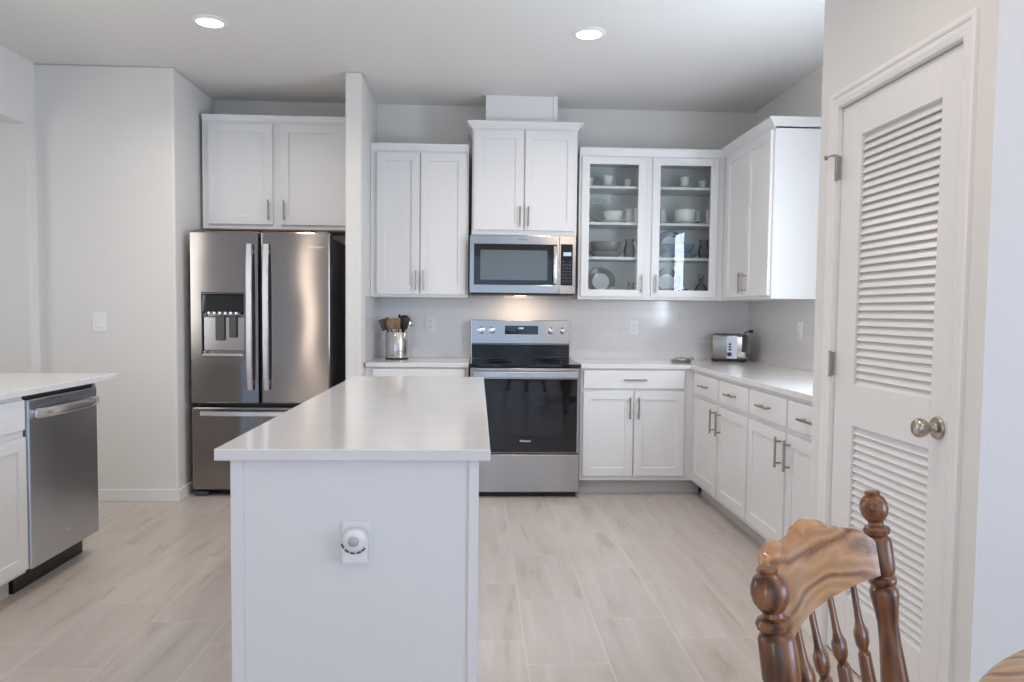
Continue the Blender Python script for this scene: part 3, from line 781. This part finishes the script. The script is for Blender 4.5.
# ---------------------------------------------------------------- range
def kitchen_range():
    t = thing('range', 'stainless electric range with black glass oven door', 'range', (-.0514, 5.006, 0))
    W = .756
    bm = bmn(); box(bm, .006, W - .006, .045, .66, .055, .895, .002); obj('body', bm, M['dark'], t)
    bm = bmn(); box(bm, .02, W - .02, .06, .62, 0, .055, .002); obj('base', bm, M['black'], t)
    bm = bmn(); box(bm, 0, W, .0, .60, .893, .916, .004); ct = obj('cooktop', bm, M['blackglass'], t)
    for (x, y, r) in ((.20, .17, .105), (.20, .44, .075), (.56, .17, .085), (.56, .44, .105)):
        bm = bmn()
        for rr in (r, r * .62): lathe(bm, [(rr - .0015, .9162), (rr, .9164), (rr - .003, .9164), (rr - .0035, .9162)], Matrix.Translation((x, y, 0)), 40)
        obj('burner_ring', bm, M['printdim'], ct)
    # backguard
    bm = bmn(); prism(bm, [(.592, 1.028), (.600, 1.205), (.680, 1.205), (.680, .916), (.61, .916), (.61, 1.028)], .006, W - .006, 'X')
    bg = obj('backguard', bm, M['steelrange'], t, bevel=.003)
    bm = bmn(); prism(bm, [(.600, .920), (.590, 1.022), (.612, 1.022), (.612, .920)], .010, W - .010, 'X'); obj('lower_panel', bm, mat('smoked_glass', (.035, .042, .055), .08), bg, bevel=.001)
    def yf(z): return .592 + (z - 1.028) / .177 * .008
    bm = bmn(); box(bm, .258, .508, yf(1.13) - .003, yf(1.13) + .006, 1.098, 1.163, .001); dsp = obj('display_panel', bm, M['blackglass'], bg)
    bm = bmn(); box(bm, .372, .398, yf(1.13) - .0038, yf(1.13) - .003, 1.138, 1.150); box(bm, .360, .368, yf(1.13) - .0038, yf(1.13) - .003, 1.138, 1.150); obj('clock_digits', bm, M['bluedisplay'], dsp)
    bm = bmn()
    for r in range(3):
        for c in list(range(4)) + list(range(7, 11)):
            box(bm, .272 + c * .021, .282 + c * .021, yf(1.13) - .0036, yf(1.13) - .003, 1.108 + r * .018, 1.112 + r * .018)
    obj('touch_marks', bm, M['printdim'], dsp)
    for x in (.078, .160, .606, .698):
        bm = bmn(); zc = 1.128
        lathe(bm, [(0, 0), (.026, 0), (.026, .004), (.021, .006), (.019, .026), (.016, .030), (0, .031)], axis_m((x, yf(zc), zc), (x, yf(zc) - 1, zc)), 28)
        k = obj('knob', bm, M['chrome'], bg, smooth=40)
        bm = bmn(); box(bm, x - .003, x + .003, yf(zc) - .037, yf(zc) - .028, zc - .019, zc + .019, .002); obj('knob_grip', bm, M['steelbright'], k)
    # oven door
    dz0, dz1 = .308, .888
    d = obj('oven_door', (lambda b: (box(b, .006, W - .006, -.0, .045, dz0, dz1), b)[1])(bmn()), M['steelrange'], t, bevel=.004)
    bm = bmn(); box(bm, .024, W - .024, -.004, .002, dz0 + .006, .815, .002); wd = obj('oven_window', bm, M['blackglass'], d)
    bm = bmn(); box(bm, .16, .63, -.0044, -.004, .43, .73); obj('window_screen', bm, mat('oven_screen', (.022, .022, .026), .06), wd)
    text_obj('logo', 'Whirlpool', .0175, M['print'], wd, (.381, -.0045, .393), FRONT, bold=True)
    bm = bmn(); box(bm, .028, W - .028, -.048, -.030, .826, .868, .006)
    for x in (.05, W - .05): box(bm, x - .02, x + .02, -.032, .0, .832, .862, .003)
    obj('handle', bm, M['steelbright'], d)
    bm = bmn(); box(bm, .006, W - .006, .0, .045, .042, .300); obj('drawer', bm, M['steelrange'], t, bevel=.004)
kitchen_range()

# ---------------------------------------------------------------- kitchen island
IX0, IX1, IY0, IY1 = -.664, .0365, 1.90, 4.02
def island():
    t = thing('kitchen_island', 'long white kitchen island cabinet in the middle of the floor', 'kitchen island', (0, 0, 0))
    x0, x1, y0, y1 = -.613, .005, 1.93, 3.985
    bm = bmn(); box(bm, x0, x1 - .012, y0 + .018, y1, .105, .884); obj('carcass', bm, M['cab'], t)
    bm = bmn(); box(bm, x0 + .07, x1 - .03, y0 + .03, y1 - .03, 0, .105); obj('toe_kick', bm, M['toekick'], t)
    bm = bmn(); box(bm, x0 - .018, x1, y0, y0 + .018, 0, .884, .001); ep = obj('end_panel', bm, M['cab'], t)
    bm = bmn(); box(bm, x1 - .024, x1 + .002, y0 - .006, y0 + .018, 0, .884, .001); obj('corner_stile', bm, M['cab'], t)
    bm = bmn(); box(bm, x0 - .018, x0 + .014, y0 - .006, y0 + .0, 0, .884, .001); obj('corner_stile', bm, M['cab'], t)
    bm = bmn(); box(bm, x1 - .012, x1, y0 + .018, y1, 0, .884); obj('back_panel', bm, M['cab'], t)
    n = 3; wy = (y1 - y0 - .03) / n
    for i in range(n):
        a = y0 + .024 + i * wy
        for kind, z0, z1 in (('drawer', .728, .866), ('door', .125, .700)):
            if kind == 'drawer':
                bm = bmn(); box(bm, 0, wy - .012, -.02, 0, 0, z1 - z0, .004)
            else: bm = panel_bm(wy - .012, z1 - z0)
            d = obj(kind, bm, M['cab'], t, bevel=(.0012 if kind == 'door' else 0), loc=(x0, a + wy - .012, z0), rot=(0, 0, -PI / 2))
            pull(d, (wy - .012) / 2, (z1 - z0) / 2, .15, False) if kind == 'drawer' else pull(d, .05, z1 - z0 - .12, .15)
island()
slab('worktop', 'white quartz worktop on the kitchen island in the foreground', [(IX0, IY0), (IX1, IY0), (IX1, IY1), (IX0, IY1)])
def outlet(name, label, loc, rotz, kind='outlet', w=.072, h=.116):
    t = thing(name, label, kind, loc, rotz)
    bm = bmn(); box(bm, -w / 2, w / 2, -.005, 0, -h / 2, h / 2, .002); obj('cover_plate', bm, M['white'], t)
    if kind == 'outlet':
        for z in (-.021, .021):
            bm = bmn(); box(bm, -.017, .017, -.0065, -.004, z - .014, z + .014, .003); r = obj('socket', bm, M['white'], t)
            bm = bmn(); box(bm, -.008, -.006, -.0068, -.006, z - .004, z + .006); box(bm, .006, .008, -.0068, -.006, z - .004, z + .006); obj('slot', bm, M['black'], r)
    else:
        bm = bmn(); box(bm, -.017, .017, -.008, -.004, -.033, .033, .002); obj('rocker', bm, M['white'], t)
    return t
outlet('outlet', 'white outlet plate on the island end panel behind the night light', (-.3105, 1.930, .662), 0, w=.075)
outlet('outlet', 'white outlet on the backsplash right of the utensil crock', (-.357, YB - .010, 1.165), 0)
outlet('outlet', 'white outlet on the backsplash right of the range', (1.205, YB - .010, 1.157), 0)
outlet('outlet', 'white outlet on the right wall backsplash below the end of the wall cabinet', (XR - .010, 4.76, 1.165), -PI / 2)
outlet('light_switch', 'white rocker light switch on the wall left of the fridge', (-2.446, 4.946, 1.17), 0, 'light switch', w=.088, h=.125)
def night_light():
    t = thing('night_light', 'white motion sensor night light plugged into the island outlet', 'night light', (-.3105, 1.923, .6605))
    bm = bmn(); n = 24
    pts = [(-.032, -.042), (.032, -.042)] + [(.032 * math.cos(a), .014 + .032 * math.sin(a)) for a in [PI * i / n for i in range(n + 1)]]
    prism(bm, pts, 0, -.026, 'Y'); b = obj('body', bm, M['white'], t, bevel=.004)
    bm = bmn(); lathe(bm, [(0, 0), (.030, 0), (.030, .006), (.026, .012), (.016, .015), (0, .016)], axis_m((0, -.026, .020), (0, -1, .020)), 32); h = obj('sensor_ring', bm, M['white'], t, smooth=40)
    bm = bmn(); lathe(bm, [(0, 0), (.014, 0), (.013, .005), (.008, .009), (0, .011)], axis_m((0, -.040, .020), (0, -1, .020)), 28); q = obj('sensor_dome', bm, M['greyplastic'], h, smooth=50); q['label'] = 'grey lens dome'
    bm = bmn()
    for a0 in (205, 235, 262, 290, 315):
        a = math.radians(a0); c = Vector((.033 * math.cos(a), -.0268, .018 + .033 * math.sin(a)))
        box(bm, -.006, .006, -.0008, .0008, -.0022, .0022, 0, 1, Matrix.Translation(c) @ Matrix.Rotation(-(a + PI / 2), 4, 'Y'))
    obj('slot_marks', bm, M['dark'], t)
night_light()

# ---------------------------------------------------------------- sink peninsula on the left with dishwasher
PXF = -1.968
bm = bmn(); prism(bm, [(-2.57, 0), (PXF - .075, 0), (PXF - .075, .105), (PXF + .004, .105), (PXF + .004, .884), (-2.57, .884)], 3.912, 3.932)
tag(obj('end_panel', bm, M['cab']), 'white end panel on the far side of the dishwasher', 'panel')
base_cab('base_cabinet', 'white base cabinet beside the dishwasher at the left edge', (PXF, 2.705, 0), PI / 2, .598,
         [(.012, .586, .735, .866, .12)], [(.012, .586, .125, .705, .07, .60)])
base_cab('base_cabinet', 'white base cabinet at the near end of the left peninsula, out of frame', (PXF, 2.105, 0), PI / 2, .598,
         [(.012, .586, .735, .866, .12)], [(.012, .586, .125, .705, .53, .60)])
slab('worktop', 'white quartz worktop over the dishwasher at the left', [(-2.66, 2.08), (-1.935, 2.08), (-1.935, 4.095), (-2.66, 4.095)])
bm = bmn(); box(bm, -2.60, -2.575, 2.105, 3.932, 0, .884); tag(obj('back_panel', bm, M['cab']), 'white back panel of the left peninsula', 'panel')
def dishwasher():
    t = thing('dishwasher', 'dark stainless dishwasher under the left worktop', 'dishwasher', (-1.948, 3.315, 0), PI / 2)
    W = .585
    bm = bmn(); box(bm, .005, W - .005, .045, .56, .10, .870, .002); obj('tub', bm, M['dark'], t)
    bm = bmn(); box(bm, .0, W, -.0, .045, .112, .862, .006); d = obj('door', bm, M['steeldw'], t)
    bm = bmn(); box(bm, .004, W - .004, .02, .06, .864, .882, .001); obj('control_strip', bm, M['black'], t)
    bm = bmn(); box(bm, .004, W - .004, .085, .11, .0, .108, .002); obj('toe_kick', bm, M['black'], t)
    bm = bmn(); n = 12; pts = []
    for i in range(n + 1):
        s = i / n; pts.append((.030 + s * (W - .06), -.012 - .030 * (1 - (2 * s - 1) ** 4), .798))
    tube(bm, pts, .022, 12, .4, 1.0)
    for x in (.036, W - .036): box(bm, x - .012, x + .012, -.022, .002, .782, .814, .003)
    obj('handle', bm, M['steelbright'], d, smooth=50)
    bm = bmn(); lathe(bm, [(.0, 0), (.014, 0), (.014, .0015), (0, .0016)], axis_m((.30, 0, .205), (.30, -1, .205)), 24, 1.0, .62); obj('badge', bm, M['steelbright'], d)
dishwasher()

# ---------------------------------------------------------------- things on the counters
def crock():
    cx, cy, z0 = -.585, 5.45, .9145
    t = thing('utensil_crock', 'stainless utensil crock full of utensils on the left worktop', 'utensil holder', (cx, cy, z0))
    bm = bmn(); lathe(bm, [(0, .004), (.078, .004), (.079, .008), (.079, .195), (.077, .198), (.075, .195), (.075, .012), (0, .012)], None, 40); obj('cylinder', bm, M['crocksteel'], t, smooth=40)
    bm = bmn(); lathe(bm, [(0, 0), (.082, 0), (.083, .006), (.080, .011), (.0, .011)], None, 40); obj('base_ring', bm, M['black'], t, smooth=40)
    b = Vector((cx, cy, z0 + .014))
    g = 'utensils standing in the crock'
    def ut(name, label, cat, m, p0, p1, head, hm=None):
        t = thing(name, label, cat, (0, 0, 0), 0, g)
        p0 = b + Vector((p1[0] * -.10, p1[1] * .9, 0)); p1 = b + Vector(p1)
        bm = bmn(); tube(bm, [p0, p0.lerp(p1, .5), p1], [.0055, .005, .006], 10); obj('stem', bm, M[m], t, smooth=50)
        bm = bmn(); dz = (p1 - p0).normalized(); dx = (Vector((1, .25, 0)) - dz * dz.dot(Vector((1, .25, 0)))).normalized(); dy = dz.cross(dx)
        mtx = Matrix((dx, dy, dz)).transposed().to_4x4(); mtx.translation = p1
        head(bm, mtx); obj('head', bm, M[hm or m], t, smooth=40)
    def flat(wd, ln, th=.004):
        def f(bm, mtx): box(bm, -wd / 2, wd / 2, -th / 2, th / 2, -.005, ln, .0018, 2, mtx)
        return f
    def spoon(r, k=1.35, dep=.35):
        def f(bm, mtx): lathe(bm, [(0, -.004), (r * .5, r * .15), (r * .9, r * .6), (r, r * k), (r * .8, r * (k + .7)), (r * .4, r * (k + 1.0)), (0, r * (k + 1.08))], mtx, 20, 1.0, dep)
        return f
    def stub():
        def f(bm, mtx): lathe(bm, [(.006, -.002), (.009, .004), (.010, .03), (.007, .046), (0, .048)], mtx, 14)
        return f
    ut('spatula', 'dark brown flat spatula leaning left in the utensil crock', 'spatula', 'nylon', (.02, 0, 0), (-.068, -.014, .204), flat(.080, .080, .006), 'brownnylon')
    ut('spatula', 'steel turner with black edge at far left of the utensil crock', 'spatula', 'steelutensil', (.03, .03, 0), (-.062, .034, .212), flat(.070, .055), 'nylon')
    ut('wooden_spoon', 'wide wooden spoon standing in the utensil crock', 'spoon', 'woodspoon', (-.01, -.03, 0), (-.034, -.045, .200), spoon(.034))
    ut('wooden_spatula', 'wooden spatula beside the wooden spoon in the utensil crock', 'spatula', 'woodspoon', (-.045, -.01, 0), (.000, -.03, .210), flat(.056, .075, .007))
    ut('scraper', 'thin black handle sticking up highest from the utensil crock', 'utensil', 'nylon', (0, .04, 0), (.012, .04, .265), stub())
    ut('ladle', 'round black nylon spoon in the utensil crock', 'spoon', 'nylon', (-.03, .02, 0), (.040, .012, .200), spoon(.048, 1.2, .55))
    ut('slotted_spoon', 'black slotted turner leaning right in the utensil crock', 'spatula', 'nylon', (-.05, -.02, 0), (.058, -.034, .212), flat(.040, .085, .006))
    ut('serving_spoon', 'brown handled server leaning right in the utensil crock', 'spoon', 'woodspoon', (-.05, .03, 0), (.060, .040, .206), spoon(.034, 1.3, .5), 'brownnylon')
    ut('spoon', 'steel spoon leaning over the right rim of the utensil crock', 'spoon', 'steelutensil', (-.05, .0, 0), (.070, -.008, .204), spoon(.032, 1.2, .5))
crock()
def toaster():
    t = thing('toaster', 'stainless toaster with black controls in the counter corner', 'toaster', (1.885, 5.50, .914), math.radians(-14))
    W, D, H0, H1 = .262, .19, .014, .205
    bm = bmn(); box(bm, -W / 2, W / 2, -D / 2, D / 2, H0, H1, .022, 4); obj('shell', bm, M['toaster'], t, smooth=40)
    bm = bmn(); box(bm, -W / 2 + .006, W / 2 - .006, -D / 2 + .006, D / 2 - .006, .008, .020, .004); obj('base', bm, M['black'], t)
    bm = bmn()
    for y in (-.035, .035): box(bm, -W / 2 + .03, W / 2 - .05, y - .015, y + .015, H1 - .002, H1 + .002, .001)
    obj('bread_slot', bm, M['black'], t)
    bm = bmn(); box(bm, -.022, .052, -D / 2 - .004, -D / 2 + .002, .024, .196, .002); cp = obj('control_panel', bm, mat('toaster_panel', (.42, .42, .45), .3, 1.0), t)
    for z in (.092, .112, .132, .165):
        bm = bmn(); box(bm, -.010, .010, -D / 2 - .007, -D / 2 - .003, z - .007, z + .007, .002); obj('button', bm, M['black'] if z < .15 else M['greyplastic'], cp)
    bm = bmn(); lathe(bm, [(0, 0), (.017, 0), (.016, .012), (0, .014)], axis_m((-.002, -D / 2 - .003, .058), (-.002, -D / 2 - 1, .058)), 24); obj('dial', bm, M['black'], cp, smooth=40)
    bm = bmn(); box(bm, .086, .118, -D / 2 - .003, -D / 2 + .004, .075, .198, .002); obj('lever_slot', bm, M['black'], t)
    bm = bmn(); box(bm, .094, .110, -D / 2 - .022, -D / 2 - .002, .165, .178, .003); obj('lever', bm, M['black'], t)
    for (x, y) in ((-.1, -.065), (.1, -.065), (-.1, .065), (.1, .065)):
        bm = bmn(); lathe(bm, [(0, 0), (.012, 0), (.012, .010), (0, .010)], Matrix.Translation((x, y, 0)), 14); obj('foot', bm, M['rubber'], t)
    bm = bmn(); tube(bm, [(.06, .093, .05), (.09, .13, .12), (.115, .12, .20), (.135, .09, .222), (.16, .05, .225)], .0045, 8)
    box(bm, .150, .178, .035, .060, .213, .237, .004); obj('cord', bm, M['black'], t, smooth=40)
toaster()
def tray():
    t = thing('butter_dish', 'small round metal dish with domed lid on the worktop near the corner', 'dish', (1.478, 5.33, .9142))
    bm = bmn(); lathe(bm, [(0, 0), (.066, 0), (.070, .006), (.072, .022), (.069, .022), (.066, .008), (0, .006)], None, 32); obj('dish', bm, M['toaster'], t, smooth=40)
    bm = bmn(); lathe(bm, [(.064, .022), (.062, .027), (.045, .036), (.020, .042), (.008, .044), (.010, .050), (.006, .055), (0, .056)], None, 32); obj('lid', bm, M['chrome'], t, smooth=50)
    bm = bmn(); tube(bm, [(.070, 0, .018), (.088, 0, .022), (.090, 0, .034), (.066, 0, .036)], .004, 8); obj('handle', bm, M['woodspoon'], t, smooth=50)
tray()

# ---------------------------------------------------------------- recessed ceiling lights
for i, (x, y) in enumerate(DOWN[:2] + DOWN[2:]):
    lab = ('round recessed ceiling light above the fridge side of the kitchen', 'round recessed ceiling light above the range side of the kitchen',
           'round recessed ceiling light over the left aisle', 'round recessed ceiling light over the near end of the island', 'round recessed ceiling light behind the viewpoint on the left', 'round recessed ceiling light behind the viewpoint on the right')[i]
    t = thing('ceiling_light', lab, 'ceiling light', (x, y, CEIL), 0, 'recessed ceiling lights')
    bm = bmn(); lathe(bm, [(.066, -.004), (.070, -.012), (.082, -.010), (.094, -.003), (.094, 0), (.066, 0)], None, 40); obj('trim_ring', bm, M['white'], t, smooth=50)
    bm = bmn(); lathe(bm, [(0, -.012), (.068, -.010), (.068, -.004), (0, -.004)], None, 40); obj('lens', bm, M['lens'], t, smooth=50)

# ---------------------------------------------------------------- oak chair and table
def chair():
    t = thing('dining_chair', 'turned oak dining chair with carved top rail pushed up to the table', 'chair', (.621, .664, 0), math.atan2(.751, .661))
    SZ = .45
    # seat: local +y is the back
    bm = bmn(); n = 48; R = []
    def ring(k, z, dip=0):
        o = []
        for i in range(n):
            a = 2 * PI * i / n; c, s = math.cos(a), math.sin(a)
            x = math.copysign(abs(c) ** .7, c) * (.225 - .015 * s) * k; y = math.copysign(abs(s) ** .7, s) * .215 * k - .005
            o.append(bm.verts.new((x, y, z)))
        return o
    R = [ring(.90, SZ - .035), ring(.98, SZ - .025), ring(1.0, SZ - .012), ring(.98, SZ), ring(.90, SZ + .002), ring(.75, SZ - .006), ring(.4, SZ - .012), ring(.1, SZ - .012)]
    for a, b in zip(R, R[1:]):
        for i in range(n): bm.faces.new((a[i], a[(i + 1) % n], b[(i + 1) % n], b[i]))
    bm.faces.new(R[0][::-1]); bm.faces.new(R[-1]); obj('seat', bm, M['oak'], t, smooth=50)
    H = 1.027 - SZ + .01
    # turned back post, distances measured up from the seat
    top = [(0, H), (.009, H - .0005), (.0105, H - .003), (.0095, H - .006), (.0145, H - .010), (.0180, H - .018), (.0185, H - .025), (.0170, H - .033), (.0125, H - .040), (.0095, H - .043), (.0105, H - .047),
           (.0155, H - .049), (.0178, H - .053), (.0165, H - .058), (.0125, H - .061), (.0155, H - .064), (.0175, H - .068), (.0182, H - .105), (.0165, H - .112), (.0150, H - .114), (.0180, H - .118), (.0185, H - .122), (.0170, H - .126), (.0150, H - .128),
           (.0185, H - .134), (.0188, H - .141), (.0160, H - .158), (.0135, H - .178), (.0140, H - .205), (.0175, H - .250), (.0210, H - .300), (.0210, H - .330), (.0165, H - .355), (.0195, H - .365), (.0195, H - .375), (.015, H - .385), (.018, H - .43), (.0165, H - .50), (.0145, 0)]
    lean = .075
    for s in (-1, 1):
        bm = bmn(); p0 = Vector((s * .188, .185, SZ - .01)); p1 = Vector((s * .2035, .275, 1.027)); L_ = (p1 - p0).length
        lathe(bm, [(r, z * L_ / H) for r, z in top[::-1]], axis_m(p0, p1), 28); obj('back_post', bm, M['oakdark'], t, smooth=35)
    def back_y(z, x, bow=.055):     # leaning, bowed backwards in the middle
        return .185 + (z - SZ) * .1546 + bow * (1 - (x / .205) ** 2) * max(0, (z - SZ)) / .5
    # crest rail with a scalloped top
    bm = bmn(); n = 64; th = .022
    def topz(u):
        a = abs(u)
        pts = [(0, .996), (.15, .997), (.24, 1.006), (.33, 1.008), (.46, 1.004), (.62, .993), (.77, .985), (.88, .982), (.95, .975), (1, .966)]
        for (p, q), (r, s_) in zip(pts, pts[1:]):
            if p <= a <= r: k = (a - p) / (r - p); k = k * k * (3 - 2 * k); return q + (s_ - q) * k
        return .966
    def botz(u): return .915 - .008 * (1 - u * u)
    cols = []
    for i in range(n + 1):
        u = -1 + 2 * i / n; x = u * .178
        zt, zb = topz(u), botz(u); col = []
        for (f, o) in ((0, .2), (.06, .5), (.5, .5), (.94, .5), (1, .2), (1, -.2), (.94, -.5), (.5, -.5), (.06, -.5), (0, -.2)):
            z = zb + (zt - zb) * f; col.append(bm.verts.new((x, back_y(z, x) - .005 + o * th, z)))
        cols.append(col)
    m_ = len(cols[0])
    for a, b in zip(cols, cols[1:]):
        for k in range(m_): bm.faces.new((a[k], a[(k + 1) % m_], b[(k + 1) % m_], b[k]))
    bm.faces.new(cols[0]); bm.faces.new(cols[-1][::-1])
    cr = obj('crest_rail', bm, M['oak'], t, smooth=40); cr['label'] = 'lighter honey oak top rail with scalloped edge'
    # arrow spindles
    for i in range(6):
        xt = xb = (i - 2.5) * .055
        zt = .915; p1 = Vector((xt, back_y(zt, xt) - .005, zt)); p0 = Vector((xb, .190, SZ - .004)); l = (p1 - p0).length
        dz = (p1 - p0).normalized(); dx = (Vector((1, 0, 0)) - dz * dz.x).normalized()
        mtx = Matrix((dx, dz.cross(dx), dz)).transposed().to_4x4(); mtx.translation = p0
        bm = bmn()
        pr = [(.0060, 0), (.0065, .035), (.0075, .050), (.0100, .058), (.0138, .064), (.0142, .070), (.0132, .080), (.0090, .087), (.0088, .091), (.0120, .094), (.0125, .100), (.0130, .112), (.0155, .150), (.0150, .200), (.0110, .280), (.0085, .36), (.0065, l - .03), (.006, l)]
        lathe(bm, [(r, l - z) for r, z in pr[::-1]], mtx, 20, 1.0, .62)
        obj('spindle', bm, M['oakdark'], t, smooth=24)
    for sx in (-1, 1):
        for sy in (-1, 1):
            bm = bmn(); p1 = Vector((sx * .15, sy * .14, SZ - .02)); p0 = Vector((sx * .215, sy * .215, 0)); l = (p1 - p0).length
            lathe(bm, [(.012, 0), (.014, .02), (.017, .10), (.020, .16), (.014, .175), (.021, .19), (.023, .26), (.019, .33), (.014, .345), (.020, .36), (.016, l)], axis_m(p0, p1), 20)
            obj('leg', bm, M['oakdark'], t, smooth=40)
    for sx in (-1, 1):
        bm = bmn(); rod(bm, (sx * .188, -.185, .17), (sx * .188, .185, .17), .010); obj('stretcher', bm, M['oakdark'], t, smooth=40)
    bm = bmn(); rod(bm, (-.188, 0, .17), (.188, 0, .17), .010); obj('stretcher', bm, M['oakdark'], t, smooth=40)
chair()
def table():
    t = thing('dining_table', 'round oak dining table, only its edge showing beside the chair', 'table', (1.139, .581, 0))
    bm = bmn(); r = .60
    lathe(bm, [(0, .722), (r - .03, .722), (r - .008, .724), (r, .731), (r, .742), (r - .006, .748), (r - .012, .75), (0, .75)], None, 96); obj('tabletop', bm, M['oaktop'], t, smooth=30)
    bm = bmn(); lathe(bm, [(.10, .10), (.11, .14), (.07, .18), (.06, .22), (.085, .32), (.09, .42), (.055, .52), (.05, .58), (.075, .64), (.16, .70), (.16, .722), (0, .722)], None, 40); obj('pedestal', bm, M['oakdark'], t, smooth=40)
    for k in range(4):
        a = math.radians(8 + 90 * k); c, s = math.cos(a), math.sin(a)
        bm = bmn(); tube(bm, [(c * .05, s * .05, .17), (c * .16, s * .16, .15), (c * .28, s * .28, .07), (c * .34, s * .34, .035)], [.042, .040, .034, .034], 12); obj('leg', bm, M['oakdark'], t, smooth=50)
table()

def fill():  # invented lamp, added for warm light on the pantry side
    t = thing('added_fill_lamp', 'added opal globe pendant lamp hanging over the round oak dining table, out of frame', 'pendant lamp', (1.15, .58, CEIL))
    bm = bmn(); lathe(bm, [(0, 0), (.06, 0), (.058, -.012), (.02, -.025), (0, -.025)], None, 28); obj('canopy', bm, M['nickel'], t, smooth=40)
    bm = bmn(); rod(bm, (0, 0, -.02), (0, 0, -.22), .006); obj('stem', bm, M['nickel'], t, smooth=40)
    bm = bmn(); lathe(bm, [(0, -.21), (.045, -.21), (.05, -.24), (.045, -.255), (0, -.255)], None, 28); obj('cap', bm, M['nickel'], t, smooth=40)
    bm = bmn(); r = .14
    lathe(bm, [(r * math.sin(PI * i / 20), -.245 - r + r * math.cos(PI * i / 20)) for i in range(1, 20)], None, 40); obj('globe', bm, M['globe'], t, smooth=60)
fill()
